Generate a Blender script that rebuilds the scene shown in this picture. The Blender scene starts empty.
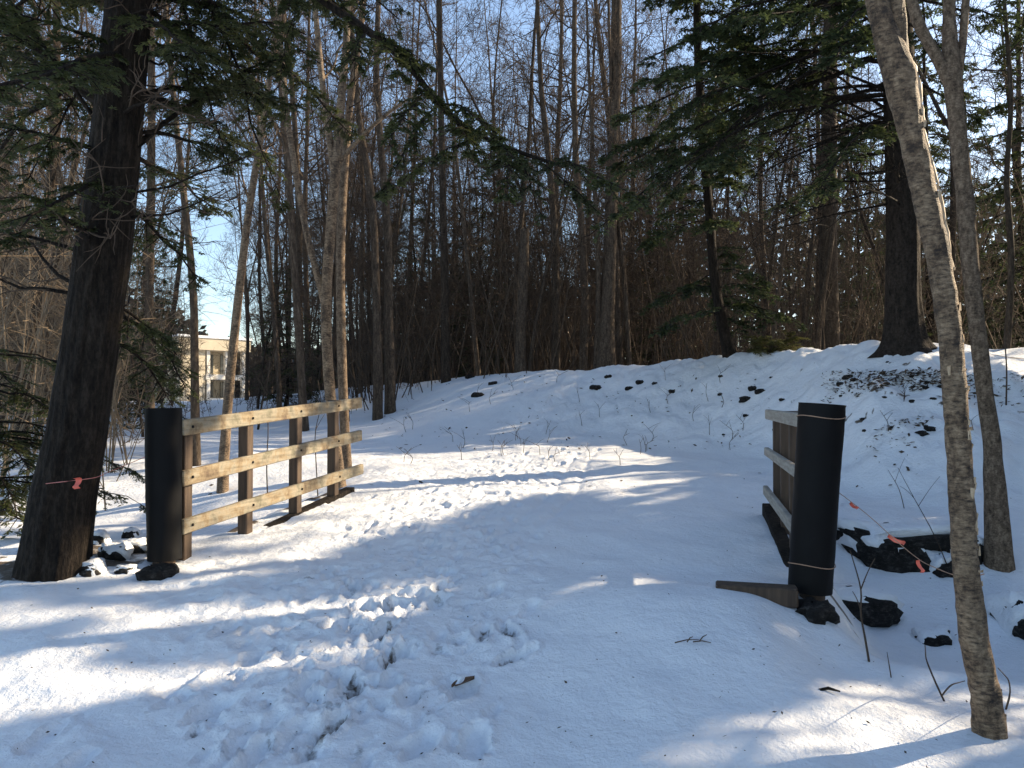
import bpy, math, random
import numpy as np

SEED = 11
rng = np.random.default_rng(SEED)
scene = bpy.context.scene
COL = scene.collection

# ------------------------------------------------------------------ camera
F = 759.0
CZ = 1.6
PITCH = math.radians(1.21)
cp, sp_ = math.cos(PITCH), math.sin(PITCH)
cam_d = bpy.data.cameras.new('camera'); cam = bpy.data.objects.new('camera', cam_d)
COL.objects.link(cam)
cam_d.sensor_width = 36.0; cam_d.lens = 36.0 * F / 1024.0
cam_d.clip_start = 0.05; cam_d.clip_end = 3000
cam.location = (0, 0, CZ); cam.rotation_euler = (math.pi / 2 + PITCH, 0, 0)
scene.camera = cam

def at(px, py, d):
    """point of the place seen at pixel px,py at depth d"""
    u = (px - 512.0) / F; v = (384.0 - py) / F
    t = d / (cp - v * sp_)
    return np.array([u * t, d, CZ + t * (sp_ + v * cp)])

def pix(P):
    P = np.asarray(P, float)
    x, y, z = P[..., 0], P[..., 1], P[..., 2] - CZ
    f = np.maximum(y * cp + z * sp_, 0.01); up = -y * sp_ + z * cp
    return 512 + F * x / f, 384 - F * up / f

# ------------------------------------------------------------------ sun
SUN_EL = math.radians(26.0)
SUN_AZ = math.atan2(0.93, 0.36)
SUN = np.array([math.sin(SUN_AZ) * math.cos(SUN_EL), math.cos(SUN_AZ) * math.cos(SUN_EL), math.sin(SUN_EL)])

# ------------------------------------------------------------------ noise
def _hash(i, j, k=0):
    n = (i.astype(np.int64) * 374761393 + j.astype(np.int64) * 668265263 + k * 974711) & 0x7fffffff
    n = ((n ^ (n >> 13)) * 1274126177) & 0x7fffffff
    return ((n ^ (n >> 16)) & 0xffff) / 65535.0

def vnoise(x, y, k=0):
    i = np.floor(x); j = np.floor(y); fx = x - i; fy = y - j
    fx = fx * fx * fx * (fx * (fx * 6 - 15) + 10); fy = fy * fy * fy * (fy * (fy * 6 - 15) + 10)
    a = _hash(i, j, k); b = _hash(i + 1, j, k); c = _hash(i, j + 1, k); d = _hash(i + 1, j + 1, k)
    return (a + (b - a) * fx) + ((c + (d - c) * fx) - (a + (b - a) * fx)) * fy - 0.5

def fbm(x, y, k=0, o=3):
    r = 0; a = 1.0
    for q in range(o):
        r = r + a * vnoise(x * 2 ** q + q * 17.3, y * 2 ** q - q * 9.1, k + q); a *= 0.5
    return r

def sstep(a, b, x):
    t = np.clip((x - a) / (b - a), 0, 1); return t * t * (3 - 2 * t)

# ------------------------------------------------------------------ terrain
PD = np.array([0.25, 0.968]); PP = np.array([0.968, -0.25]); P0 = np.array([-0.45, 5.55])
def sc(x, y):
    return (x - P0[0]) * PD[0] + (y - P0[1]) * PD[1], (x - P0[0]) * PP[0] + (y - P0[1]) * PP[1]

_t = np.array([
 (-3000, 11, 50, 1.5), (0, 11, 50, 1.5), (200, 12, 48, 1.5), (262, 13, 45, 1.85), (310, 13.5, 38, 2.1), (360, 14.5, 27, 2.1), (440, 14.6, 21.5, 2.26), (560, 14.5, 19.5, 2.38),
 (640, 13.8, 18.5, 2.34), (720, 13.0, 17, 2.56), (800, 11.5, 15, 2.62), (880, 9.0, 13.2, 2.66), (960, 8.2, 13, 2.55), (1100, 8, 13.5, 2.5),
 (1600, 8, 14, 2.5), (4000, 8, 14, 2.5)], float)
_px = np.linspace(-1500, 2500, 1601)
_ker = np.exp(-0.5 * (np.arange(-40, 41) / 14.0) ** 2); _ker /= _ker.sum()
_tabs = []
for q in (1, 2, 3):
    v = np.interp(_px, _t[:, 0], _t[:, q]); v = np.convolve(np.pad(v, 40, mode='edge'), _ker, 'valid'); _tabs.append(v)
_yb = np.array([-60, -6, 0, 2.5, 3.6, 5.5, 7.4, 9.4, 14, 18, 60.]); _zb = np.array([0, -.05, 0, 0.0, .05, .26, .40, .50, .72, .85, 1.6])
_yy = np.linspace(-60, 60, 1201); _zz = np.convolve(np.pad(np.interp(_yy, _yb, _zb), 9, mode='edge'), np.ones(19) / 19, 'valid')

def H0(x, y):
    x = np.asarray(x, float); y = np.asarray(y, float)
    a = 512 + F * x / np.maximum(y, 2.0)
    Df = np.interp(a, _px, _tabs[0]); Dc = np.interp(a, _px, _tabs[1]); zc = np.interp(a, _px, _tabs[2])
    zb = np.interp(y, _yy, _zz)
    s, c = sc(x, y)
    # the stream gully that the little bridge crosses
    sr = sstep(-0.45, 0.35, s) * (1 - 0.75 * sstep(1.0, 4.2, s))
    g = 0.62 * sr * sstep(2.5, 3.15, c) * (1 - sstep(5.0, 6.2, s))
    sl = sstep(0.25, 0.9, s) * (1 - sstep(2.6, 5.5, s))
    g = g + 0.42 * sl * sstep(2.55, 3.3, -c)
    zb = zb - g
    # snow banked up round the right end of the deck, falling off steeply at its corner
    zb = zb + .15 * np.exp(-((s + .35) / .75) ** 2) * sstep(.2, 1.6, c) * (1 - sstep(2.05, 2.6, c)) - .10 * sstep(1.9, 2.8, c) * np.exp(-((s + .55) / .5) ** 2)
    u = np.clip((y - Df) / (Dc - Df), 0, 1)
    S = 0.55 * u * u * (3 - 2 * u) + 0.45 * u ** 1.6
    z = zb + (zc - zb) * S
    over = np.maximum(y - Dc, 0)
    z = np.where(y > Dc, zc - 0.45 * (1 - np.exp(-over / 5.0)) + 0.012 * np.maximum(over - 25, 0), z)
    z = z + fbm(x * .35, y * .35, 3) * 0.14 * sstep(9, 16, y) + fbm(x * .9, y * .9, 7) * 0.05 * sstep(2.5, 6, np.abs(c))
    bankm = sstep(0, .35, u) * sstep(430, 620, a)
    z = z + bankm * (fbm(x * 1.3, y * 1.3, 21) * .16 + np.abs(fbm(x * 2.9, y * 2.9, 25)) * .10) * (y < 40)
    return z

def ray_ground(px, py, h=None):
    h = h or H0
    d = np.concatenate([np.arange(1.5, 25, .02), np.arange(25, 120, .2)])
    u = (px - 512.0) / F; v = (384.0 - py) / F
    t = d / (cp - v * sp_)
    X = u * t; Z = CZ + t * (sp_ + v * cp)
    k = np.argmax(Z < h(X, d))
    return np.array([X[k], d[k], float(h(X[k], d[k]))])

# footprints: (x, y, angle, length, width, depth, dirt)
PR = []
def add_print(px, py, dep, dirt_shade, scale=1.0, ang=None):
    p = ray_ground(px, py)
    a = (math.atan2(PD[1], PD[0]) + rng.normal(0, .35)) if ang is None else ang
    PR.append((p[0], p[1], a, .14 * scale, .058 * scale, dep, dirt_shade))
for (px, py, dp, dr) in [(332, 729, .06, .9), (350, 686, .055, .8), (388, 605, .05, .6), (382, 631, .06, .8), (394, 657, .06, .9), (438, 571, .045, .5),
     (440, 589, .05, .5), (463, 691, .05, .3), (483, 633, .055, .8), (513, 656, .055, .8), (508, 630, .05, .7), (305, 689, .06, .3), (437, 603, .03, .4),
     (495, 590, .045, .4), (420, 748, .05, 0), (475, 742, .05, 0), (255, 760, .05, 0), (360, 607, .05, .6), (530, 608, .03, .2), (408, 700, .04, 0), (300, 740, .04, .1)]:
    add_print(px, py, dp, dr)
for off, ph, s0, s1 in ((-.55, .0, -2.6, 8.5), (-.15, .3, -2.2, 8.5), (-1.0, .15, -2.4, 7.5)):
    sv = s0; k_ = 0
    while sv < s1:
        cv = off + .12 * math.sin(sv * .5 + ph * 5) + (.10 if k_ % 2 else -.10) + rng.normal(0, .02)
        PR.append((P0[0] + PD[0] * sv + PP[0] * cv, P0[1] + PD[1] * sv + PP[1] * cv, math.atan2(PD[1], PD[0]) + (-.15 if k_ % 2 else .15) + rng.normal(0, .08), .15, .058, rng.uniform(.02, .038), max(0, rng.uniform(-.8, .55))))
        sv += rng.uniform(.55, .68); k_ += 1
for i in range(560):
    t = rng.random() ** .9
    cx = np.interp(t, [0, .4, .75, 1], [330, 400, 470, 520]); cy = np.interp(t, [0, .4, .75, 1], [765, 610, 500, 458])
    w = np.interp(t, [0, .4, 1], [170, 140, 75])
    px = cx + rng.normal(0, .55) * w - 40 * (1 - t)
    if px > 560 - 30 * (1 - t): continue
    add_print(px, cy + rng.normal(0, 8), rng.uniform(.006, .028), max(0, rng.uniform(-1.2, .6)), rng.uniform(.4, .8), rng.uniform(0, 6.28) if rng.random() < .3 else None)

def build_ground():
    xs = np.concatenate([-np.geomspace(900, 6.6, 60), np.arange(-6.5, -4.5, .05), np.arange(-4.5, -3.4, .03), np.arange(-3.4, 1.6, .018), np.arange(1.6, 7.5, .04), np.geomspace(7.6, 900, 60)])
    ys = np.concatenate([-np.geomspace(60, 1.0, 14), np.arange(-.5, 2.3, .25), np.arange(2.4, 6.4, .018), np.arange(6.4, 11.0, .035), np.arange(11.0, 15, .05), np.arange(15.0, 23, .085), np.geomspace(23.2, 1500, 80)])
    X, Y = np.meshgrid(xs, ys)
    Z = H0(X, Y)
    s, c = sc(X, Y)
    # trampled strip: left half of the trail
    cl = -0.9 + 0.25 * vnoise(s * .5, s * 0 + .3, 5)
    tr = np.exp(-((c - cl) / 1.25) ** 2) * sstep(-4, -1, s) * (1 - sstep(7.5, 10, s)) * (np.abs(c) < 2.6)
    near = sstep(1.5, 3, Y) * (1 - sstep(12, 15, Y))
    Z += near * tr * (np.abs(fbm(X * 3.4, Y * 3.4, 31, 4)) * -.026 + fbm(X * 7, Y * 7, 36, 4) * .018 + np.maximum(fbm(X * 13, Y * 13, 38, 3), 0) * .02 * sstep(-.1, .25, fbm(X * 1.7, Y * 1.7, 39, 2)))
    Z += near * (fbm(X * 1.1, Y * 1.1, 41) * .05 + fbm(X * 2.6, Y * 2.6, 43, 2) * .018 + fbm(X * 5, Y * 5, 44, 3) * .008)
    tl_ = sstep(-4.6, -3.4, c) * (1 - sstep(.2, 1.2, c)) * near * (1 - sstep(7, 10, s)); pat = sstep(-.15, .3, fbm(X * 1.3, Y * 1.3, 46, 3))
    Z += tl_ * pat * (fbm(X * 9, Y * 9, 47, 3) * .014 + np.maximum(fbm(X * 15, Y * 15, 48, 2), 0) * .017 - .012 * sstep(.25, .5, fbm(X * 4.5, Y * 4.5, 49, 2)))
    # old ski/sled grooves running over the bridge
    for cc in (-.15, .12):
        Z -= near * .018 * np.exp(-((c - cc - .18 * np.sin(s * .6)) / .045) ** 2) * sstep(-1, 2, s)
    dirt_shade = np.zeros_like(Z)
    for (x, y, a, L, W, dp, dr) in PR:
        i0, i1 = np.searchsorted(xs, [x - .4, x + .4]); j0, j1 = np.searchsorted(ys, [y - .4, y + .4])
        if i1 - i0 < 3 or j1 - j0 < 3: continue
        xx = X[j0:j1, i0:i1] - x; yy = Y[j0:j1, i0:i1] - y
        u = (xx * math.cos(a) + yy * math.sin(a)) / L; v = (-xx * math.sin(a) + yy * math.cos(a)) / W
        wob = 1 + .35 * fbm((xx + x) * 14, (yy + y) * 14, 51, 2)
        r = np.sqrt(u * u + v * v) * wob
        Z[j0:j1, i0:i1] += -dp * 1.0 * (1 - sstep(.72, 1.08, r)) + dp * .3 * np.exp(-((r - 1.25) / .18) ** 2)
        dirt_shade[j0:j1, i0:i1] = np.maximum(dirt_shade[j0:j1, i0:i1], .8 * dr * (1 - sstep(.65, 1.05, r + .6 * fbm((xx + x) * 20, (yy + y) * 20, 55, 2))))
    # scuffed ground showing through at the gully edges and on the bank
    gx, gy = at(905, 372, 13)[:2]
    bank = np.exp(-(((X - gx + .1) / 1.0) ** 2 + ((Y - 12.1) / 1.1) ** 2))
    pxx, pyy = pix(np.stack([X, Y, Z], -1))
    bm = sstep(690, 860, pxx) * sstep(10, 11.2, Y) * (1 - sstep(14, 15.5, Y))
    dirt_shade = np.maximum(dirt_shade, bm * sstep(.42, .52, fbm(X * 5.2, Y * 5.2, 66, 4)) * .9)
    dirt_shade = np.maximum(dirt_shade, sstep(2.45, 2.6, np.abs(c)) * (1 - sstep(2.75, 2.95, np.abs(c))) * sstep(-.1, .2, s) * (1 - sstep(3.3, 3.8, s)) * sstep(-.15, .12, fbm(X * 4, Y * 4, 70, 3)))
    for (tx, ty, tr_) in ((-3.7, 5.95, .42), (-3.5, 6.1, .5)):  # litter ring at the leaning trunk, also painting the dark shadow at its foot
        rr_ = np.hypot(X - tx, Y - ty) / tr_; dirt_shade = np.maximum(dirt_shade, (1 - sstep(.8, 1.25, rr_ + .8 * fbm(X * 5, Y * 5, 73, 3))) * .9)
    global HG
    xs_, ys_ = xs, ys
    def HG(x, y):
        x = np.asarray(x, float); y = np.asarray(y, float)
        i = np.clip(np.searchsorted(xs_, x) - 1, 0, len(xs_) - 2); j = np.clip(np.searchsorted(ys_, y) - 1, 0, len(ys_) - 2)
        fx = np.clip((x - xs_[i]) / (xs_[i + 1] - xs_[i]), 0, 1); fy = np.clip((y - ys_[j]) / (ys_[j + 1] - ys_[j]), 0, 1)
        return (Z[j, i] * (1 - fx) + Z[j, i + 1] * fx) * (1 - fy) + (Z[j + 1, i] * (1 - fx) + Z[j + 1, i + 1] * fx) * fy
    nx, ny = len(xs), len(ys)
    V = np.stack([X, Y, Z], -1).reshape(-1, 3)
    idx = np.arange(nx * ny).reshape(ny, nx)
    Q = np.stack([idx[:-1, :-1], idx[:-1, 1:], idx[1:, 1:], idx[1:, :-1]], -1).reshape(-1, 4)
    cm = V[Q].mean(1); ss, cc = sc(cm[:, 0], cm[:, 1])
    inpath = (np.abs(cc) < 1.7) & (ss < 8.5) & (cm[:, 1] > 0.5)
    for nm, m in (('path', inpath), ('ground', ~inpath)):
        q = Q[m]; used, inv = np.unique(q, return_inverse=True)
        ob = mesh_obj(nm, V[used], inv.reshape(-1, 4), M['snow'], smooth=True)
        at_ = ob.data.attributes.new('dirt_shade', 'FLOAT', 'POINT'); at_.data.foreach_set('value', dirt_shade.reshape(-1)[used].astype(np.float32))
        ob['kind'] = 'structure'

# ------------------------------------------------------------------ mesh helpers
def mesh_obj(name, V, Q, mat, parent=None, smooth=True, tris=None):
    me = bpy.data.meshes.new(name)
    V = np.asarray(V, np.float32); Q = np.asarray(Q, np.int32)
    me.vertices.add(len(V)); me.vertices.foreach_set('co', V.ravel())
    me.loops.add(Q.size); me.loops.foreach_set('vertex_index', Q.ravel())
    me.polygons.add(len(Q)); me.polygons.foreach_set('loop_start', np.arange(0, Q.size, Q.shape[1], dtype=np.int32))
    try: me.polygons.foreach_set('loop_total', np.full(len(Q), Q.shape[1], np.int32))
    except Exception: pass
    me.polygons.foreach_set('use_smooth', np.full(len(Q), smooth, bool))
    me.update(calc_edges=True)
    me.materials.append(mat)
    ob = bpy.data.objects.new(name, me); COL.objects.link(ob)
    if parent is not None: ob.parent = parent
    return ob

class MB:
    def __init__(s): s.V = []; s.Q = []; s.n = 0
    def add(s, V, Q):
        V = np.asarray(V, float); Q = np.asarray(Q, int)
        s.V.append(V); s.Q.append(Q + s.n); s.n += len(V)
    def tube(s, P, R, k=6, cap=False):
        P = np.asarray(P, float); R = np.asarray(R, float); n = len(P)
        T = np.gradient(P, axis=0); T /= np.linalg.norm(T, axis=1)[:, None] + 1e-9
        m = np.abs(T.mean(0)); ref = np.array([1., 0, 0]) if m[0] < .7 else np.array([0, 1., 0])
        A = np.cross(T, ref); A /= np.linalg.norm(A, axis=1)[:, None] + 1e-9; B = np.cross(T, A)
        th = np.linspace(0, 2 * np.pi, k, endpoint=False)
        Rr = R[:, None] if R.ndim == 1 else R
        V = P[:, None] + Rr[..., None] * (np.cos(th)[None, :, None] * A[:, None] + np.sin(th)[None, :, None] * B[:, None])
        i = np.arange(n - 1)[:, None] * k; j = np.arange(k)[None]; j2 = (j + 1) % k
        Q = np.stack([i + j, i + j2, i + k + j2, i + k + j], -1).reshape(-1, 4)
        s.add(V.reshape(-1, 3), Q)
        if cap:
            for r, o in ((0, 1), (n - 1, -1)):
                ring = V[r]; c = ring.mean(0); vv = np.vstack([ring, c[None]])
                q = [(jj, k, (jj + 1) % k, (jj + 1) % k) for jj in range(k)]
                # two triangles joined as quads
                qq = [((2 * a) % k, k, (2 * a + 2) % k, (2 * a + 1) % k) for a in range(k // 2)]
                s.add(vv, qq)
    def box(s, c, ax, bev=0.006):
        """box with half-axes ax (3x3 rows), small chamfer"""
        c = np.asarray(c, float); ax = np.asarray(ax, float)
        import itertools
        L = np.linalg.norm(ax, axis=1); U = ax / L[:, None]
        def P(a, b, d): return c + U[0] * a + U[1] * b + U[2] * d
        b = min(bev, L.min() * .4)
        V = []; key = {}
        for sx in (-1, 1):
            for sy in (-1, 1):
                for sz in (-1, 1):
                    for f in range(3):
                        l = [L[0] - b, L[1] - b, L[2] - b]; l[f] = L[f]
                        key[(sx, sy, sz, f)] = len(V); V.append(P(sx * l[0], sy * l[1], sz * l[2]))
        Q = []
        for f in range(3):
            for sg in (-1, 1):
                o = [q for q in range(3) if q != f]
                loop = []
                for (p, q) in ((-1, -1), (1, -1), (1, 1), (-1, 1)):
                    k = [0, 0, 0]; k[f] = sg; k[o[0]] = p; k[o[1]] = q; loop.append(key[(k[0], k[1], k[2], f)])
                Q.append(loop)
        for f, g in ((0, 1), (0, 2), (1, 2)):
            h = 3 - f - g
            for sf in (-1, 1):
                for sg in (-1, 1):
                    ks = []
                    for sh in (-1, 1):
                        k = [0, 0, 0]; k[f] = sf; k[g] = sg; k[h] = sh; ks.append(tuple(k))
                    Q.append([key[ks[0] + (f,)], key[ks[1] + (f,)], key[ks[1] + (g,)], key[ks[0] + (g,)]])
        for sx in (-1, 1):
            for sy in (-1, 1):
                for sz in (-1, 1):
                    t = [key[(sx, sy, sz, f)] for f in range(3)]; Q.append([t[0], t[1], t[2], t[2]])
        s.add(V, [q for q in Q if len(set(q)) == 4])
    def build(s, name, mat, parent=None, smooth=True, loc=None):
        V = np.concatenate(s.V); Q = np.concatenate(s.Q)
        if parent is not None: V = V - np.array(parent.location)
        elif loc is not None: V = V - np.asarray(loc)
        ob = mesh_obj(name, V, Q, mat, parent, smooth)
        if parent is None and loc is not None: ob.location = loc
        return ob

def tag(o, label, cat, group=None, kind=None):
    if label: o['label'] = label
    if cat: o['category'] = cat
    if group: o['group'] = group
    if kind: o['kind'] = kind
    return o
def thing(name, label, cat, loc=(0, 0, 0), group=None):
    o = bpy.data.objects.new(name, None); COL.objects.link(o); o.location = tuple(float(q) for q in loc)
    o.empty_display_size = .2
    return tag(o, label, cat, group)
def dup(root, loc, rz, sc_=(1, 1, 1), label=None, cat=None, group=None):
    r = root.copy(); COL.objects.link(r); r.location = tuple(float(q) for q in loc); r.rotation_euler = (0, 0, rz); r.scale = sc_
    tag(r, label, cat, group)
    for ch in list(root.children):
        c = ch.copy(); COL.objects.link(c); c.parent = r
    return r

# ------------------------------------------------------------------ materials
M = {}
def newmat(name):
    m = bpy.data.materials.new(name); m.use_nodes = True; nt = m.node_tree
    b = nt.nodes['Principled BSDF']; return m, nt, b
def N(nt, t, **kw):
    n = nt.nodes.new(t)
    for k, v in kw.items(): setattr(n, k, v)
    return n
def coords(nt, scale=(1, 1, 1), which='Object'):
    tc = N(nt, 'ShaderNodeTexCoord'); mp = N(nt, 'ShaderNodeMapping'); mp.inputs['Scale'].default_value = scale
    nt.links.new(tc.outputs[which], mp.inputs['Vector']); return mp.outputs['Vector']
def noise(nt, vec, scale, detail=4, rough=.6):
    n = N(nt, 'ShaderNodeTexNoise'); n.inputs['Scale'].default_value = scale; n.inputs['Detail'].default_value = detail; n.inputs['Roughness'].default_value = rough
    if vec is not None: nt.links.new(vec, n.inputs['Vector'])
    return n.outputs['Fac']
def ramp(nt, fac, stops):
    r = N(nt, 'ShaderNodeValToRGB'); e = r.color_ramp.elements
    while len(e) > 1: e.remove(e[-1])
    e[0].position = stops[0][0]; e[0].color = (*stops[0][1], 1)
    for p, c in stops[1:]:
        q = e.new(p); q.color = (*c, 1)
    nt.links.new(fac, r.inputs['Fac']); return r.outputs['Color']
def bump(nt, b, h, strength, dist):
    n = N(nt, 'ShaderNodeBump'); n.inputs['Strength'].default_value = strength; n.inputs['Distance'].default_value = dist
    nt.links.new(h, n.inputs['Height']); nt.links.new(n.outputs['Normal'], b.inputs['Normal'])

def bark(name, stops, scale=(14, 14, 2.2), bstr=.8, bdist=.03, rough=.9, random_obj=False):
    m, nt, b = newmat(name)
    v = coords(nt, scale); f0 = noise(nt, v, 1.0, 6, .65)
    f9 = noise(nt, coords(nt, (scale[0] * 1.6, scale[1] * 1.6, scale[2] * 4.5)), 1.0, 5, .7)
    av = N(nt, 'ShaderNodeMath', operation='MULTIPLY_ADD'); av.inputs[1].default_value = .55; nt.links.new(f0, av.inputs[0]); hv = N(nt, 'ShaderNodeMath', operation='MULTIPLY'); hv.inputs[1].default_value = .45; nt.links.new(f9, hv.inputs[0]); nt.links.new(hv.outputs[0], av.inputs[2]); f = av.outputs[0]
    c = ramp(nt, f, stops)
    if random_obj:
        oi = N(nt, 'ShaderNodeObjectInfo'); hs = N(nt, 'ShaderNodeHueSaturation')
        mr = N(nt, 'ShaderNodeMapRange'); mr.inputs['To Min'].default_value = .55; mr.inputs['To Max'].default_value = 1.35
        nt.links.new(oi.outputs['Random'], mr.inputs['Value']); nt.links.new(mr.outputs[0], hs.inputs['Value']); nt.links.new(c, hs.inputs['Color']); c = hs.outputs['Color']
    nt.links.new(c, b.inputs['Base Color'])
    b.inputs['Roughness'].default_value = rough; b.inputs['Specular IOR Level'].default_value = .2
    if bstr: bump(nt, b, f, bstr, bdist)
    M[name] = m; return m

def make_materials():
    # snow with dirt showing where worn through, plus shade painted at a trunk foot
    m, nt, b = newmat('snow'); v = coords(nt)
    at_ = N(nt, 'ShaderNodeAttribute'); at_.attribute_name = 'dirt_shade'
    n1 = noise(nt, v, 16, 6, .65); n2 = noise(nt, v, 70, 4, .6); n3 = noise(nt, v, 3.2, 5, .6)
    snowc = ramp(nt, n3, [(.3, (.84, .86, .885)), (.7, (.90, .91, .92))])
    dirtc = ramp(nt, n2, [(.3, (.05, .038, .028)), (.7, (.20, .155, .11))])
    mx = N(nt, 'ShaderNodeMix'); mx.data_type = 'RGBA'
    # fine litter specks
    vor = N(nt, 'ShaderNodeTexVoronoi'); vor.inputs['Scale'].default_value = 5.5; nt.links.new(v, vor.inputs['Vector'])
    lt = N(nt, 'ShaderNodeMath', operation='LESS_THAN'); lt.inputs[1].default_value = .028; nt.links.new(vor.outputs['Distance'], lt.inputs[0])
    ml = N(nt, 'ShaderNodeMath', operation='MULTIPLY'); ml.inputs[1].default_value = .55; nt.links.new(lt.outputs[0], ml.inputs[0])
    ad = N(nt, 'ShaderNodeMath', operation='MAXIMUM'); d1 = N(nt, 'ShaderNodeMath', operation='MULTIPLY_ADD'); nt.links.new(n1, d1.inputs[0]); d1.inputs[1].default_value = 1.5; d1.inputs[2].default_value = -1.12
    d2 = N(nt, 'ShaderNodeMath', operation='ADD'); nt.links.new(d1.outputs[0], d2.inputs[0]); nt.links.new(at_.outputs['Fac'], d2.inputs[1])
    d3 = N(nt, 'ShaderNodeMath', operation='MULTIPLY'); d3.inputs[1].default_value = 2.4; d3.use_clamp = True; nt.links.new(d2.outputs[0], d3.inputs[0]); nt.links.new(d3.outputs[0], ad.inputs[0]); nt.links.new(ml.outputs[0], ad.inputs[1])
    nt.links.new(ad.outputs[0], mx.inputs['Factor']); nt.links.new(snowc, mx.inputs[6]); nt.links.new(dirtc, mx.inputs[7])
    nt.links.new(mx.outputs[2], b.inputs['Base Color'])
    b.inputs['Roughness'].default_value = .55; b.inputs['Specular IOR Level'].default_value = .25
    a1 = N(nt, 'ShaderNodeMath', operation='MULTIPLY_ADD'); nt.links.new(n2, a1.inputs[0]); a1.inputs[1].default_value = .25; nt.links.new(n1, a1.inputs[2])
    bump(nt, b, a1.outputs[0], .7, .035)
    M['snow'] = m
    bark('bark_dark', [(.36, (.004, .003, .0025)), (.5, (.019, .014, .010)), (.68, (.055, .042, .032))], (26, 26, 4.5), 1.0, .05)
    bark('bark_bank', [(.36, (.008, .006, .0045)), (.5, (.033, .025, .019)), (.68, (.075, .055, .043))], (18, 18, 6), 1.0, .05)
    bark('bark_grey', [(.34, (.022, .016, .011)), (.52, (.08, .059, .042)), (.68, (.19, .145, .105))], (18, 18, 4), .6, .02, random_obj=True)
    bark('bark_tan', [(.36, (.035, .025, .017)), (.5, (.14, .10, .068)), (.66, (.30, .225, .155))], (24, 24, 14), .8, .02)
    bark('twig', [(.3, (.045, .032, .023)), (.7, (.125, .09, .064))], (6, 6, 6), 0, 0, random_obj=True)
    bark('brush', [(.3, (.032, .023, .017)), (.7, (.13, .096, .068))], (3, 3, 3), 0, 0)
    bark('brush_sunlit_tan', [(.3, (.09, .065, .042)), (.7, (.30, .225, .15))], (3, 3, 3), 0, 0)  # dry tan brush, made paler to stand in for sunlight on the left thicket
    bark('rock', [(.36, (.006, .0055, .005)), (.52, (.02, .018, .016)), (.68, (.10, .09, .08))], (16, 16, 16), 1.0, .04, .8)
    # pale birch bark: horizontal bands
    m, nt, b = newmat('bark_birch'); v = coords(nt, (26, 26, 75)); f = noise(nt, v, 1, 6, .7); v2 = coords(nt, (11, 11, 7)); f2 = noise(nt, v2, 1, 6, .75)
    c1 = ramp(nt, f, [(.36, (.05, .032, .02)), (.47, (.20, .135, .08)), (.66, (.40, .285, .175))]); c2 = ramp(nt, f2, [(.38, (.10, .07, .05)), (.46, (.55, .5, .45)), (.56, (1, 1, 1))])
    mm = N(nt, 'ShaderNodeMix'); mm.data_type = 'RGBA'; mm.blend_type = 'MULTIPLY'; mm.inputs['Factor'].default_value = .85
    nt.links.new(c1, mm.inputs[6]); nt.links.new(c2, mm.inputs[7]); nt.links.new(mm.outputs[2], b.inputs['Base Color'])
    a1 = N(nt, 'ShaderNodeMath', operation='ADD'); nt.links.new(f, a1.inputs[0]); nt.links.new(f2, a1.inputs[1]); bump(nt, b, a1.outputs[0], .9, .02)
    b.inputs['Roughness'].default_value = .7; M['bark_birch'] = m
    m, nt, b = newmat('peel'); v = coords(nt); c = ramp(nt, noise(nt, v, 30), [(.3, (.30, .19, .10)), (.7, (.62, .47, .31))]); nt.links.new(c, b.inputs['Base Color'])
    b.inputs['Roughness'].default_value = .6; M['peel'] = m
    # needles
    def fol(name, stops):
        m, nt, b = newmat(name); v = coords(nt); c = ramp(nt, noise(nt, v, 1.7, 4, .7), stops)
        nt.links.new(c, b.inputs['Base Color']); b.inputs['Roughness'].default_value = .6
        tr = N(nt, 'ShaderNodeBsdfTranslucent'); nt.links.new(c, tr.inputs['Color'])
        ms = N(nt, 'ShaderNodeMixShader'); ms.inputs[0].default_value = .4
        out = nt.nodes['Material Output']; nt.links.new(b.outputs[0], ms.inputs[1]); nt.links.new(tr.outputs[0], ms.inputs[2]); nt.links.new(ms.outputs[0], out.inputs['Surface'])
        M[name] = m
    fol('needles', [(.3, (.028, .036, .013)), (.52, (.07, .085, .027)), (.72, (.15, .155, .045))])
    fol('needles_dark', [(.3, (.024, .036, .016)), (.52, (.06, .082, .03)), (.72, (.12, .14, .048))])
    fol('needles_shrub', [(.3, (.08, .09, .03)), (.7, (.20, .19, .06))])
    fol('far', [(.3, (.020, .019, .015)), (.7, (.075, .066, .052))])
    fol('dead_leaf', [(.3, (.10, .055, .03)), (.7, (.24, .14, .08))])
    # timber
    m, nt, b = newmat('timber'); v = coords(nt, (2.2, 2.2, 38)); f = noise(nt, v, 1, 5, .6)
    v2 = coords(nt, (1, 1, 1)); f2 = noise(nt, v2, 4.2, 5, .7)
    c = ramp(nt, f, [(.3, (.19, .165, .12)), (.6, (.33, .29, .215))]); c2 = ramp(nt, f2, [(.34, (.30, .17, .09)), (.45, (.85, .70, .5)), (.53, (1, .98, .95)), (.64, (.42, .44, .36))])
    mm = N(nt, 'ShaderNodeMix'); mm.data_type = 'RGBA'; mm.blend_type = 'MULTIPLY'; mm.inputs['Factor'].default_value = .8
    nt.links.new(c, mm.inputs[6]); nt.links.new(c2, mm.inputs[7]); nt.links.new(mm.outputs[2], b.inputs['Base Color']); bump(nt, b, f, .5, .006)
    b.inputs['Roughness'].default_value = .75; M['timber'] = m
    m, nt, b = newmat('timber_grey'); v = coords(nt, (4, 4, 40)); f = noise(nt, v, 1, 5, .6)
    nt.links.new(ramp(nt, f, [(.3, (.22, .20, .17)), (.7, (.42, .39, .33))]), b.inputs['Base Color']); bump(nt, b, f, .5, .006); b.inputs['Roughness'].default_value = .8; M['timber_grey'] = m
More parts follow.
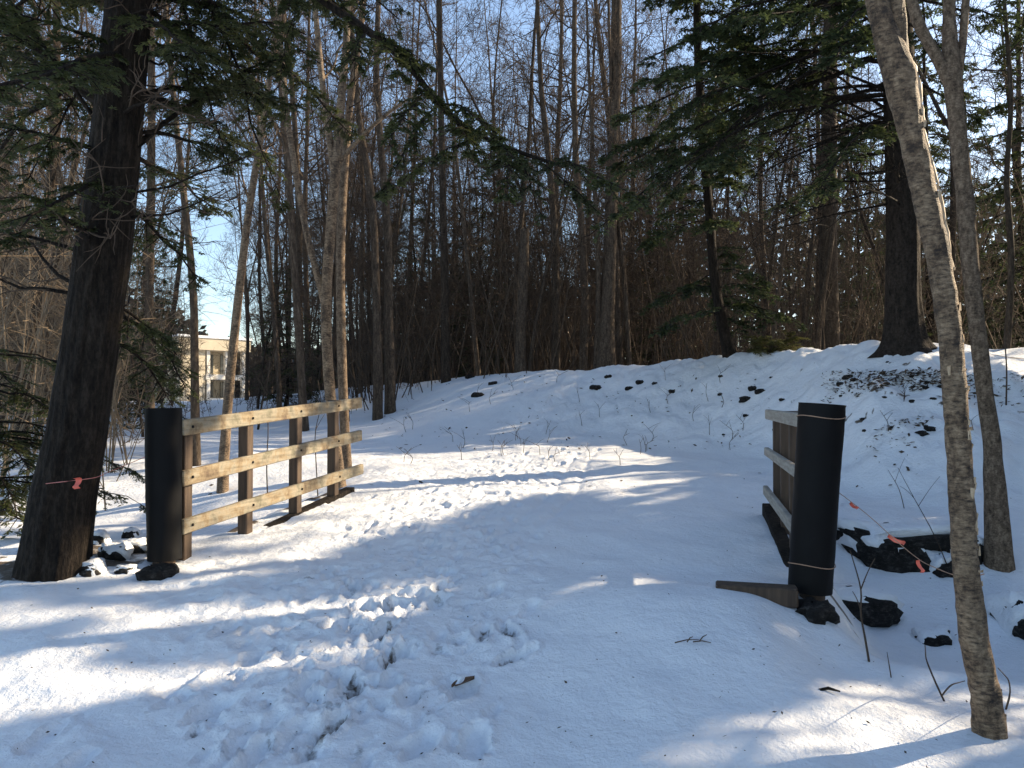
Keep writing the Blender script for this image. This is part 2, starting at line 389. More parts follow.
    m, nt, b = newmat('timber_brown'); v = coords(nt, (22, 22, 1.6)); f = noise(nt, v, 1, 5, .6)
    nt.links.new(ramp(nt, f, [(.3, (.035, .022, .014)), (.7, (.115, .074, .046))]), b.inputs['Base Color']); bump(nt, b, f, .6, .008); b.inputs['Roughness'].default_value = .8; M['timber_brown'] = m
    m, nt, b = newmat('black_plastic'); v = coords(nt, (5, 5, 3)); f = noise(nt, v, 1, 5, .6)
    nt.links.new(ramp(nt, f, [(.3, (.003, .003, .0035)), (.8, (.007, .007, .0075)), (.95, (.03, .029, .028))]), b.inputs['Base Color']); bump(nt, b, f, .25, .02); b.inputs['Roughness'].default_value = .6; b.inputs['Specular IOR Level'].default_value = .15; M['black_plastic'] = m
    def plain(name, col, r=.6, var=.25, sc_=8):
        m, nt, b = newmat(name); f = noise(nt, coords(nt), sc_, 4, .6)
        nt.links.new(ramp(nt, f, [(.3, tuple(q * (1 - var) for q in col)), (.7, tuple(min(q * (1 + var), .95) for q in col))]), b.inputs['Base Color']); b.inputs['Roughness'].default_value = r; M[name] = m
    plain('ribbon', (.85, .16, .10), .5); plain('cord', (.42, .26, .17), .7); plain('cord_pink', (.62, .22, .18), .7)
    plain('plaster', (.50, .43, .31), .8, .08, 2); plain('trim', (.66, .62, .54), .6, .05, 2); plain('glass', (.05, .055, .06), .15, .2, 1); plain('roofing', (.12, .12, .13), .8)
    plain('snow_cap', (.86, .88, .91), .6, .04)

# ------------------------------------------------------------------ growing things
def unit(v):
    v = np.asarray(v, float); return v / (np.linalg.norm(v) + 1e-9)
UP = np.array([0, 0, 1.])

def grow(mbs, p, d, L, r, lev, maxlev, R, kids=(7, 5, 4), up=.25, wob=.22, ksides=(6, 4, 3, 3)):
    n = (7, 6, 4, 3)[min(lev, 3)]
    P = [np.array(p)]; d = unit(d)
    for i in range(n - 1):
        d = unit(d + R.normal(0, wob, 3) + UP * up * .5)
        P.append(P[-1] + d * L / (n - 1))
    P = np.array(P); rr = r * np.linspace(1, .3, n)
    mbs[0 if lev == 0 else 1].tube(P, rr, ksides[min(lev, 3)])
    if lev < maxlev:
        for q in range(kids[min(lev, 2)]):
            u = R.uniform(.2, 1.0); f = u * (n - 1); i = min(int(f), n - 2); b = P[i] + (P[i + 1] - P[i]) * (f - i)
            t = unit(P[i + 1] - P[i]); s = unit(np.cross(t, R.normal(0, 1, 3)))
            grow(mbs, b, t * R.uniform(.4, .9) + s * R.uniform(.5, 1.0), L * R.uniform(.32, .62) * (1.15 - .5 * u), max(r * .42, .0058), lev + 1, maxlev, R, kids, up, wob, ksides)

def limbs_on(mbs, P, Rr, R, n, lo, hi, L, maxlev=2, kids=(6, 5, 4), rmul=.42, up=.3, rise=.55):
    """limbs and twigs along a stem polyline"""
    P = np.asarray(P); seg = np.linalg.norm(np.diff(P, axis=0), axis=1); cum = np.concatenate([[0], np.cumsum(seg)]); tot = cum[-1]
    for q in range(n):
        u = lo + (hi - lo) * (q + R.random()) / n
        b = np.array([np.interp(u * tot, cum, P[:, k]) for k in range(3)]); r = np.interp(u * tot, cum, Rr)
        a = R.uniform(0, 2 * np.pi)
        d = np.array([math.cos(a), math.sin(a), rise + R.normal(0, .25)])
        grow(mbs, b, d, L * R.uniform(.6, 1.15) * (1.15 - .75 * u), r * rmul * R.uniform(.6, 1), 0, maxlev, R, kids, up)

class Leaves:
    def __init__(s): s.p = []; s.d = []; s.n = []; s.L = []; s.W = []
    def add(s, p, d, n, L, W):
        s.p.append(p); s.d.append(d); s.n.append(n); s.L.append(np.broadcast_to(L, len(p))); s.W.append(np.broadcast_to(W, len(p)))
    def mb(s, keep=None):
        p = np.concatenate(s.p); d = np.concatenate(s.d); n = np.concatenate(s.n); L = np.concatenate(s.L); W = np.concatenate(s.W)
        d = d / (np.linalg.norm(d, axis=1)[:, None] + 1e-9)
        if keep is not None:
            k = keep(p); p, d, n, L, W = p[k], d[k], n[k], L[k], W[k]
        w = np.cross(d, n); w /= np.linalg.norm(w, axis=1)[:, None] + 1e-9
        V = np.stack([p, p + d * (L * .5)[:, None] + w * (W * .5)[:, None], p + d * L[:, None], p + d * (L * .5)[:, None] - w * (W * .5)[:, None]], 1).reshape(-1, 3)
        m = MB()
        if len(p): m.add(V, np.arange(len(p) * 4).reshape(-1, 4))
        return m

def bough(mb, lv, p, d, L, r, R, droop=.25, tsp=.12, tlen=.5, nsub=8, nleaf=12, leaf=.035, wid=.012, start=.12, k=5, tk=None):
    n = 9; u = np.linspace(0, 1, n); d = unit(d)
    side0 = unit(np.cross(d, UP)); sway = R.normal(0, .08)
    P = np.asarray(p) + d * (L * u)[:, None] - UP * (droop * L * u ** 2)[:, None] + side0 * (sway * L * u ** 2)[:, None]
    P += np.cumsum(R.normal(0, .012 * L, (n, 3)), axis=0) * (u[:, None] > 0)
    rad = r * np.linspace(1, .22, n)
    if tk is None: mb.tube(P, rad, k)
    else:
        ok = tk(P); a0 = None
        for q in range(n + 1):
            if q < n and ok[q]:
                if a0 is None: a0 = q
            else:
                if a0 is not None and q - a0 > 1: mb.tube(P[a0:q], rad[a0:q], k)
                a0 = None
    T = max(4, int(L * (1 - start) / tsp) * 2)
    tu = np.sort(R.uniform(start, 1, T)); f = tu * (n - 1); i = np.minimum(f.astype(int), n - 2); w = (f - i)[:, None]
    B = P[i] * (1 - w) + P[i + 1] * w; tan = P[i + 1] - P[i]; tan /= np.linalg.norm(tan, axis=1)[:, None]
    sd = np.cross(tan, UP); sd /= np.linalg.norm(sd, axis=1)[:, None] + 1e-9
    sg = np.where(np.arange(T) % 2 == 0, 1, -1)[:, None]
    td = tan * .55 + sd * sg * .85 - UP * .22 + R.normal(0, .2, (T, 3)); td /= np.linalg.norm(td, axis=1)[:, None]
    env = np.clip(np.minimum((tu - start) / .25 + .35, 1), 0, 1) * (1.05 - .65 * tu)
    tl = tlen * env * R.uniform(.45, 1.15, T)
    keep = R.random(T) > .12; B, td, tl, sg = B[keep], td[keep], tl[keep], sg[keep]; T = len(B)
    tkm = tk(B + td * (tl * .5)[:, None]) if tk is not None else np.ones(T, bool)
    for q in np.where(tkm)[0]:
        mb.tube(np.array([B[q], B[q] + td[q] * tl[q] * .55 - UP * .03 * tl[q], B[q] + td[q] * tl[q] - UP * .12 * tl[q]]), np.array([.006, .004, .002]) * max(1, leaf / .05), 3)
    # sub twigs
    su = R.uniform(.1, 1.05, (T, nsub)); sb = B[:, None] + td[:, None] * (tl[:, None] * su)[..., None] - UP * (.12 * tl[:, None] * su ** 2)[..., None]
    pl = np.cross(td, UP); pl /= np.linalg.norm(pl, axis=1)[:, None] + 1e-9
    s2 = np.where(np.arange(nsub) % 2 == 0, 1, -1)[None, :, None]
    sdv = td[:, None] * .75 + pl[:, None] * s2 * .7 + R.normal(0, .2, (T, nsub, 3)) - UP * .15
    sdv /= np.linalg.norm(sdv, axis=2)[..., None]
    sl = (tl[:, None] * .38 * (1.15 - .8 * su) * R.uniform(.6, 1.2, (T, nsub))).clip(leaf * .6)
    lu = np.linspace(0, 1, nleaf)[None, None, :] + R.uniform(-.04, .04, (T, nsub, nleaf))
    lp = sb[:, :, None] + sdv[:, :, None] * (sl[..., None] * lu)[..., None]
    pl2 = np.cross(sdv, UP); pl2 /= np.linalg.norm(pl2, axis=2)[..., None] + 1e-9
    s3 = np.where(np.arange(nleaf) % 2 == 0, 1, -1)[None, None, :, None]
    ld = sdv[:, :, None] * .7 + pl2[:, :, None] * s3 * .75 + R.normal(0, .25, lp.shape)
    nn = UP + R.normal(0, .35, lp.shape)
    lp, ld, nn = lp.reshape(-1, 3), ld.reshape(-1, 3), nn.reshape(-1, 3)
    lv.add(lp, ld, nn, leaf * R.uniform(.7, 1.3, len(lp)), wid)
    return P

def smooth_poly(P, n=None, per=None):
    P = np.asarray(P, float); seg = np.linalg.norm(np.diff(P[:, :3], axis=0), axis=1); cum = np.concatenate([[0], np.cumsum(seg)])
    n = n or max(8, int(cum[-1] / (per or .3)))
    t = np.linspace(0, cum[-1], n); out = np.stack([np.interp(t, cum, P[:, k]) for k in range(P.shape[1])], 1)
    for _ in range(2):
        o = out.copy(); o[1:-1] = (out[:-2] + 2 * out[1:-1] + out[2:]) / 4; out = o
    return out

def trace(pts, d, d2=None, base=True, n=None, per=.25):
    """pixel polyline (x, y, width) from the base upward -> points and radii at real depth"""
    d2 = d if d2 is None else d2
    rows = []
    for i, (x, y, w) in enumerate(pts):
        dd = d + (d2 - d) * i / max(1, len(pts) - 1)
        p = at(x, y, dd); rows.append((*p, .9 * w * dd / F / 2))
    rows = np.array(rows)
    if base:
        g = float(HG(rows[0, 0], rows[0, 1])); b = rows[0].copy(); b[2] = min(g, b[2]) - .25; b[3] *= 1.04
        if rows[0, 2] > g + .05: rows = np.vstack([b, rows])
        else: rows[0, 2] = g - .2
    o = smooth_poly(rows, n, per)
    return o[:, :3], o[:, 3]

def rough_stem(mb, P, R_, k=14, amp=.06, flare=0, fl_h=.5, seed=0, zf=1.2, nf=3.0):
    n = len(P); th = np.linspace(0, 2 * np.pi, k, endpoint=False)
    z = np.concatenate([[0], np.cumsum(np.linalg.norm(np.diff(P, axis=0), axis=1))])
    TH, ZZ = np.meshgrid(th, z)
    nz = fbm(np.cos(TH) * nf + 5 + seed, np.sin(TH) * nf + ZZ * zf, 80 + seed, 3); nz = nz - nz.mean(1, keepdims=True)
    rr = R_[:, None] * (1 + amp * 2 * nz)
    if flare:
        lob = 1 + .35 * np.sin(TH * 3 + seed) + .2 * np.sin(TH * 5 + 2 * seed)
        rr = rr * (1 + flare * np.exp(-ZZ / fl_h) * lob)
    mb.tube(P, rr, k)

# ------------------------------------------------------------------ where sun reaches the snow
LIT = [np.array(p, float) for p in [
    [(-60, 568), (60, 575), (190, 552), (350, 478), (440, 452), (700, 450), (716, 464), (560, 492), (430, 522), (340, 552), (200, 588), (-60, 592)],
    [(-60, 604), (60, 603), (330, 600), (430, 572), (455, 585), (420, 610), (360, 640), (430, 640), (380, 662), (240, 682), (120, 706), (-60, 738)],
    [(590, 790), (640, 737), (760, 702), (860, 672), (930, 668), (1060, 690), (1060, 790)],
    [(438, 394), (462, 394), (466, 420), (440, 420)]]]
def in_poly(px, py, poly):
    r = np.zeros(px.shape, bool); n = len(poly)
    for i in range(n):
        x1, y1 = poly[i]; x2, y2 = poly[(i + 1) % n]
        c = ((y1 > py) != (y2 > py)) & (px < (x2 - x1) * (py - y1) / (y2 - y1 + 1e-9) + x1); r ^= c
    return r
def trunk_gap(Q, wid=.4):
    op = np.zeros(len(Q), bool)
    for (x, y) in [(-2.2, 9.6), (-4.0, 10.6), (-2.9, 9.5), (2.25, 3.6)]:
        hx, hy = Q[:, 0] - x, Q[:, 1] - y; cr = np.abs(hx * SUN[1] - hy * SUN[0]) / math.hypot(SUN[0], SUN[1])
        zz = Q[:, 2] - (hx * SUN[0] + hy * SUN[1]) / (SUN[0] ** 2 + SUN[1] ** 2) * SUN[2]
        op |= (cr < wid) & (zz < 8) & (zz > (0 if x < 0 else 1.6))
    return op
def sun_shade(Q):
    """True where a spray may hang: prunes sprays out of the gaps through which the low sun comes"""
    Q = np.asarray(Q, float); t = np.full(len(Q), 10.0)
    for _ in range(6):
        P = Q - SUN * t[:, None]; t = np.maximum((Q[:, 2] - H0(P[:, 0], P[:, 1])) / SUN[2], 0)
    P = Q - SUN * t[:, None]; P[:, 2] = H0(P[:, 0], P[:, 1])
    px, py = pix(P); op = np.zeros(len(Q), bool)
    for poly in LIT: op |= in_poly(px, py, poly)
    op &= P[:, 1] > 1.0
    rq = _hash(np.floor(Q[:, 0] * 37), np.floor(Q[:, 1] * 37) + 31 * np.floor(Q[:, 2] * 37), 5); op &= rq > np.where(px > 560, .09, .015)
    # streaks of shade inside the lit strips
    st = fbm(P[:, 0] * .35, P[:, 1] * 2.6, 91, 2); op &= ~((st > .38) & (P[:, 1] < 9))
    # gap onto the left railing
    s, c = sc(Q[:, 0], Q[:, 1]); ds, dc = sc(P0[0] + SUN[0], P0[1] + SUN[1]); tf = (c + 2.5) / dc
    F_ = Q - SUN * tf[:, None]; s_, _c = sc(F_[:, 0], F_[:, 1])
    op |= (s_ > -.1) & (s_ < 4.0) & (F_[:, 2] > .35) & (F_[:, 2] < 1.9) & (fbm(s_ * 1.1, F_[:, 2], 95, 2) > -.12)
    # onto the woods at left and the forked tree
    op |= trunk_gap(Q)
    far = (P[:, 1] > 9) & (px < 350)
    op |= far & (fbm(P[:, 0] * .25, P[:, 1] * .25, 97, 2) > -.45)
    # flecks of light on the bank top
    op |= (P[:, 1] > 14) & (px > 380) & (fbm(P[:, 0] * .7, P[:, 1] * 1.4, 99, 3) > .40)
    op |= (P[:, 1] > 11) & (px > 620) & (py < 374) & (rq > .05)
    return ~op

def hemlock(R, h, r, z0, blen, tsp, tlen, nsub, nleaf, leaf, wid, nb, droop=.3, base=(0, 0, 0), lean=(0, 0), tk=None):
    """trunk, branches, needles as mesh builders (world coordinates from base)"""
    n = 14; z = np.linspace(-.3, h, n); P = np.zeros((n, 3)); P[:, 2] = z; P[:, 0] = lean[0] * z + np.cumsum(R.normal(0, .03, n)); P[:, 1] = lean[1] * z + np.cumsum(R.normal(0, .03, n))
    P += np.array(base); rr = r * np.clip(1 - (z / h) * .92, .06, 1) * (1 + .25 * np.exp(-np.maximum(z, 0) / .5))
    tr, br, lv = MB(), MB(), Leaves(); tr.tube(P, rr, 10)
    for q in range(nb):
        u = (q + R.random()) / nb; zz = z0 + (h - z0) * u ** 1.1 * .98
        b = np.array([np.interp(zz, z, P[:, k]) for k in range(3)])
        a = q * 2.4 + R.normal(0, .4); L = blen * (1.02 - u) ** .75 * R.uniform(.65, 1.1) * min(1, .55 + u * 4) + .25
        bough(br, lv, b, [math.cos(a), math.sin(a), .12 + .3 * u + R.normal(0, .08)], L, max(.008, r * .16 * (1 - u) + .008), R, droop, tsp, tlen * (.4 + .6 * L / blen), nsub, nleaf, leaf, wid, tk=tk)
    return tr, br, lv

# ------------------------------------------------------------------ rocks, sticks
def rock_mb(c, ax, R, seed, rot=0.0):
    nu, nv = 22, 13; u = np.linspace(0, 2 * np.pi, nu, endpoint=False); v = np.linspace(.02, np.pi - .02, nv)
    U, Vv = np.meshgrid(u, v); D = np.stack([np.cos(U) * np.sin(Vv), np.sin(U) * np.sin(Vv), np.cos(Vv)], -1)
    nz = fbm(D[..., 0] * 1.6 + seed * 3.1, D[..., 1] * 1.6 + D[..., 2] * 1.3, 110 + seed, 3)
    D = np.sign(D) * np.abs(D) ** .7; nz = nz + .35 * fbm(D[..., 0] * 5 + seed, D[..., 1] * 5 + D[..., 2] * 4, 120 + seed, 2)
    Pp = D * (1 + .55 * nz)[..., None] * np.array(ax)
    Pp = np.stack([Pp[..., 0] * math.cos(rot) - Pp[..., 1] * math.sin(rot), Pp[..., 0] * math.sin(rot) + Pp[..., 1] * math.cos(rot), Pp[..., 2]], -1) + np.array(c)
    m = MB(); i = np.arange(nv - 1)[:, None] * nu; j = np.arange(nu)[None]
    m.add(Pp.reshape(-1, 3), np.stack([i + j, i + (j + 1) % nu, i + nu + (j + 1) % nu, i + nu + j], -1).reshape(-1, 4)); return m

# ================================================================== BUILD
make_materials()
build_ground()
R = np.random.default_rng(5)

# ---------------- railings and end posts of the bridge
def line3(a, b): return np.asarray(a, float), np.asarray(b, float)
def plank(mb, a, b, h, t, nrm):
    """board from a to b (centre line), height h, thickness t"""
    a, b = line3(a, b); ax = (b - a) / 2; n = unit(nrm - ax * np.dot(nrm, ax) / np.dot(ax, ax)); w = unit(np.cross(ax, n)) 
    mb.box((a + b) / 2, [ax, n * t / 2, w * h / 2], .008)
def rail_pts(x1, y1t, y1b, d1, x2, y2t, y2b, d2):
    p = (at(x1, y1t, d1) + at(x1, y1b, d1)) / 2; q = (at(x2, y2t, d2) + at(x2, y2b, d2)) / 2
    h = (at(x1, y1t, d1) - at(x1, y1b, d1))[2]; return p, q, h
perp3 = np.array([PP[0], PP[1], 0.])
lf = thing('wooden_railing', 'weathered three rail wooden fence in sunlight on the left side of the snowy bridge', 'railing', (-2.45, 7.6, .3))
rails_l = [(181, 420, 436, 6.2, 360.5, 397, 408, 9.35), (181, 471, 487, 6.2, 360.5, 430, 440.5, 9.35), (181, 520, 535, 6.2, 362, 463, 474.5, 9.35)]
for i, r_ in enumerate(rails_l):
    p, q, h = rail_pts(*r_); m = MB(); plank(m, p, q, h, .05, perp3); m.build('rail', M['timber'], lf, smooth=False)
for (px, top, d) in [(193, 424, 6.3), (254, 412, 7.12), (303, 405, 7.95), (340, 400, 8.75)]:
    p = at(px, top, d) - perp3 * .085; g = float(HG(p[0], p[1])); b = np.array([p[0], p[1], g - .3])
    m = MB(); m.box((p + b) / 2, [perp3 * .05, np.array([PD[0], PD[1], 0]) * .05, [0, 0, (p[2] - b[2]) / 2]], .006); pb_ = m.build('post', M['timber_brown'], lf, smooth=False)
    for r_ in rails_l:
        a0_, a1_, _h = rail_pts(*r_); dv_ = (a1_ - a0_)[:2]; fr = float(np.dot((p - a0_)[:2], dv_) / np.dot(dv_, dv_)); c0 = a0_ + (a1_ - a0_) * max(fr, .012); m = MB(); m.tube(np.array([c0 + perp3 * .02, c0 + perp3 * .034, c0 + perp3 * .036]), np.array([.012, .012, .001]), 8); bo_ = m.build('bolt', M['rock'], lf); bo_.parent = pb_
a_ = at(187, 562, 6.25) - perp3 * .02; b_ = at(352, 486, 9.2) - perp3 * .02
m = MB(); plank(m, a_ - UP * .10, b_ - UP * .09, .16, .12, perp3); m.build('kerb_shade_strip', M['bark_dark'], lf, smooth=False)  # dark strip standing in for the soil and shadow line under the left rails

rf = thing('wooden_railing', 'short grey railing seen nearly end on behind the right black post', 'railing', (2.2, 6.1, .3))
rails_r = [(803, 413.5, 428, 5.32, 767.5, 409.5, 419, 7.9), (803, 470, 482, 5.32, 766.5, 446.5, 456, 7.9), (803, 533, 547, 5.32, 765.5, 485.5, 494.5, 7.9)]
for r_ in rails_r:
    p, q, h = rail_pts(*r_); m = MB(); plank(m, p, q, h, .05, perp3); m.build('rail', M['timber_grey'], rf, smooth=False)
for t in (.12, .40, .68, .96):
    d = 5.35 + t * 2.5; px = 800 - (800 - 768) * (1 / 5.35 - 1 / d) / (1 / 5.35 - 1 / 7.9)
    p = at(px, 411, d) + perp3 * .095; g = float(HG(p[0], p[1])); b = np.array([p[0], p[1], g - .35])
    m = MB(); m.box((p + b) / 2, [perp3 * .06, np.array([PD[0], PD[1], 0]) * .06, [0, 0, (p[2] - b[2]) / 2]], .006); m.build('post', M['timber_brown'], rf, smooth=False)
a_ = at(796, 582, 5.5) + perp3 * .03; b_ = at(765, 500, 7.9) + perp3 * .03
m = MB(); plank(m, a_ - UP * .10, b_ - UP * .11, .16, .12, perp3); m.build('kerb_shade_strip', M['bark_dark'], rf, smooth=False)

def sleeve(label, bx, by, tx, ty, d, wb, wt, cords):
    b = at(bx, by, d); tpt = at(tx, ty, d); t = thing('wrapped_post', label, 'post', b)
    n = 60; P = b + (tpt - b) * np.linspace(-.02, 1, n)[:, None]
    core = MB(); core.tube(np.array([b - UP * .35, b + (tpt - b) * .5]), np.array([.085, .085]), 12); core.build('post_core', M['timber_brown'], t)
    rr = np.interp(np.linspace(0, 1, n), [0, 1], [wb, wt]) * d / F / 2
    th = np.linspace(0, 2 * np.pi, 32, endpoint=False); TH, ZZ = np.meshgrid(th, np.linspace(0, 1, n))
    RR = rr[:, None] * (1 + .05 * fbm(np.cos(TH) * 2, np.sin(TH) * 2 + ZZ * 3, int(bx), 3) + .02 * fbm(TH * 4, ZZ * 22, int(by), 3) + .03 * (np.abs(TH - 4.9 - .15 * ZZ) < .16))
    m = MB(); m.tube(P, RR, 32)
    inn = RR[-1] * .93; m.tube(np.array([P[-1], P[-1] - (P[-1] - P[0]) * .03]), np.stack([RR[-1], inn]), 32)
    m.tube(np.array([P[-1] - UP * .012, P[-1] - UP * .013]), np.stack([inn, inn * .01]), 32)
    m.build('sleeve', M['black_plastic'], t)
    for u in cords:
        c = b + (tpt - b) * u; r0 = np.interp(u, [0, 1], [wb, wt]) * d / F / 2 * 1.035; aa = np.linspace(0, 2 * np.pi, 33)
        Pc = c + np.stack([np.cos(aa) * r0, np.sin(aa) * r0, .012 * np.sin(aa * 2 + u)], 1); m = MB(); m.tube(Pc, np.full(33, .0035), 5); m.build('cord', M['cord'], t)
    return t
sleeve('thick black post at the near end of the sunlit left railing', 164.5, 556, 163, 408, 6.16, 32, 34, [])
sleeve('thick black post leaning right at the near end of the right railing', 810, 587, 822, 404, 5.25, 42, 44, [.93, .13])

# timber sill across the bridge end under the right post
p = at(756, 594, 5.1); m = MB(); m.box(p, [perp3 * .26, np.array([PD[0], PD[1], 0]) * .07, [0, 0, .062]], .01)
o = m.build('timber_sill', M['timber_brown'], None, False, p); tag(o, 'brown timber sill sticking out of the snow at the foot of the right black post', 'beam')

# ---------------- trees traced one by one
def traced_tree(name, label, cat, stems, depth, mat, twigs=None, d2=None, k=12, amp=.05, flare=0, fl_h=.4, seed=0, group=None, leafy=None, loc=None, per=.25, zf=1.2, nf=3.0):
    out = []; tr = MB()
    for i, (pts, bs) in enumerate(stems):
        P, Rr = trace(pts, depth, d2, base=bs, per=per); out.append((P, Rr))
        rough_stem(tr, P, Rr, k, amp, flare if bs else 0, fl_h, seed + i, zf, nf)
    b = out[0][0][0]; loc = (b[0], b[1], float(HG(b[0], b[1])))
    t = thing(name, label, cat, loc, group); tr.build('trunk', M[mat], t)
    if twigs:
        tw = (MB(), MB()); RR = np.random.default_rng(seed + 100)
        for (si, n, lo, hi, L, lev) in twigs: limbs_on(tw, *out[si], RR, n, lo, hi, L, lev)
        mb = MB()
        if tw[0].n:
            for q in tw: 
                for V, Q in zip(q.V, q.Q): pass
            tw[0].build('limbs', M[mat], t); tw[1].build('twigs', M['twig'], t)
    return t, out

# A: leaning dark hemlock at left
gA = ray_ground(55, 571, HG); dA = gA[1]
tA, oA = traced_tree('hemlock_tree', 'big dark leaning conifer trunk at left with drooping green boughs, beside the black post', 'tree',
    [([(50, 574, 74), (62, 500, 65), (75, 440, 60), (91, 340, 57), (103, 250, 56), (113, 170, 53), (122, 80, 49), (130, -20, 46), (142, -220, 40), (160, -600, 28), (175, -1000, 12)], True)],
    dA, 'bark_dark', k=72, amp=.06, flare=.12, fl_h=.2, seed=1, per=.05, zf=.8, nf=7.0)
PA, RA = oA[0]
br, lv = MB(), Leaves(); RB = np.random.default_rng(77)
def on_A(z): return np.array([np.interp(z, PA[:, 2], PA[:, k]) for k in range(3)])
fine = dict(tsp=.075, tlen=.46, nsub=9, nleaf=11, leaf=.034, wid=.013)
# boughs aimed at what the photo shows: (height, target pixel x, y, depth, droop)
for (z, px, py, d, dr) in [(4.35, 20, 8, 5.2, .05), (3.5, -30, 120, 5.0, .12), (3.9, -60, 60, 6.6, .1), (4.2, 60, 130, 4.0, .15), (3.2, -20, 265, 5.6, .1), (2.75, 30, 190, 5.0, .25),
       (4.6, 210, 60, 5.0, .15), (4.3, 250, 75, 6.2, .12), (4.0, 300, 110, 7.4, .12), (3.7, 230, 160, 6.6, .2), (3.45, 205, 205, 7.6, .2), (4.9, 330, 60, 7.0, .15),
       (3.1, 190, 280, 7.2, .35), (2.4, 165, 350, 6.2, .5), (2.1, 150, 400, 6.6, .5), (2.3, 178, 385, 7.0, .5), (5.2, 260, -20, 5.2, .2), (5.6, 380, 20, 6.8, .2), (4.8, 40, -40, 4.8, .1), (3.3, 62, 230, 4.8, .3), (4.1, -40, 200, 7.6, .3), (5.0, -100, -10, 6.6, .2),
       (5.8, 470, -40, 8.0, .2), (5.3, 160, -60, 4.4, .1), (4.5, 290, 20, 5.6, .2), (3.9, 265, 150, 8.6, .2), (4.7, 350, 120, 9.0, .25)]:
    b = on_A(z); e = at(px, py, d); v = e - b; L = np.linalg.norm(v)
    bough(br, lv, b, unit(v + UP * dr * L), L * 1.03, .016 + .006 * L, RB, dr, start=.22, **fine)
for q in range(22):
    z = RB.uniform(3.4, 6.2); b = on_A(z); px, py, d = RB.uniform(-120, 380), RB.uniform(-80, 170), RB.uniform(4.6, 9); v = at(px, py, d) - b; L = np.linalg.norm(v)
    if L < 4.6: bough(br, lv, b, unit(v + UP * .2 * L), L, .012 + .005 * L, RB, .2, start=.3, **fine)
# the long bare limb that hangs down to the middle of the picture
lp = [at(*q) for q in [(140, -240, dA), (215, -110, 5.6), (318, -2, 5.4), (370, 32, 5.35), (408, 62, 5.3), (434, 100, 5.3), (470, 133, 5.25), (520, 153, 5.2), (562, 166, 5.2)]]
lp = smooth_poly(np.array(lp), 40); br.tube(lp, np.linspace(.055, .012, 40), 7)
for q in range(26):
    i = int(RB.uniform(12, 39)); a = RB.normal(0, 1, 3); a[2] = -abs(a[2]) * .3; v = unit(unit(lp[min(i + 1, 39)] - lp[i - 1]) * .8 + a * .7)
    bough(br, lv, lp[i], v, RB.uniform(.3, .8) * (1.25 if i > 28 else .8), .007, RB, .3, tsp=.05, tlen=.22, nsub=8, nleaf=10, leaf=.026, wid=.011)
# dead bare twiggy branches low on the trunk
tw = (MB(), MB()); limbs_on(tw, PA[PA[:, 2] < 6], RA[PA[:, 2] < 6], np.random.default_rng(3), 26, .35, .95, 1.7, 2, (5, 4, 3), .10, .05, .25)
for q in range(40):
    z = RB.uniform(5.5, 13); a = RB.uniform(0, 6.28); bough(br, lv, on_A(z), [math.cos(a), math.sin(a), .1], RB.uniform(1.6, 3.4), .03, RB, .3, tsp=.25, tlen=.6, nsub=6, nleaf=6, leaf=.09, wid=.03)
br.build('branches', M['bark_dark'], tA); lv.mb().build('needles', M['needles'], tA, smooth=False)
tw[0].V and tw[0].build('dead_limbs', M['bark_dark'], tA); tw[1].build('dead_twigs', M['twig'], tA)

# B: pale peeling birch in front
gB = ray_ground(990, 733, HG)
tB, oB = traced_tree('birch_tree', 'slender peeling birch trunk nearest the camera at right, forked high up', 'tree',
    [([(992, 733, 34), (987, 700, 29), (974, 640, 29), (965, 560, 26), (960, 470, 25), (955, 400, 24), (950, 330, 24), (940, 265, 25), (926, 200, 25), (911, 133, 26), (899, 75, 34), (884, 28, 25), (874, -10, 21), (855, -100, 19), (820, -330, 14), (790, -700, 6)], True),
     ([(906, 105, 18), (900, 60, 18), (896, 0, 18), (890, -120, 16), (900, -400, 11), (910, -700, 5)], False)],
    gB[1], 'bark_birch', twigs=[(0, 7, .62, 1, 1.6, 2), (1, 8, .35, 1, 1.5, 2)], k=28, amp=.075, flare=.38, fl_h=.13, seed=4, per=.03, zf=16, nf=3.0)
mp = MB(); RP = np.random.default_rng(8)
for (lo, hi, n) in [(115, 270, 42), (280, 735, 60)]:
    for q in range(n):
        y = RP.uniform(lo, hi); P, Rr = oB[0]; pyy = pix(P)[1]; i = int(np.argmin(np.abs(pyy - y))); r = Rr[i]
        a = RP.normal(.1, .55) if lo < 200 or RP.random() < .9 else RP.uniform(-2.6, 1)
        c = P[i]; dirv = np.array([math.cos(a), math.sin(a), 0]); tang = np.array([-math.sin(a), math.cos(a), 0]); h = RP.uniform(.008, .05); w = RP.uniform(.008, .022)
        k_ = 5; row = []
        for s_ in np.linspace(0, 1, k_):
            rad = r * .99 + .011 * s_ ** 2 * RP.uniform(.4, 1.2); row.append(c + dirv * rad + tang * (w * s_ - w * .3))
        row = np.array(row); V = np.vstack([row - UP * h / 2, row + UP * h / 2 + RP.normal(0, .004, (k_, 3))])
        mp.add(V, [(j, j + 1, k_ + j + 1, k_ + j) for j in range(k_ - 1)])
P, Rr = oB[0]; pyy = pix(P)[1]
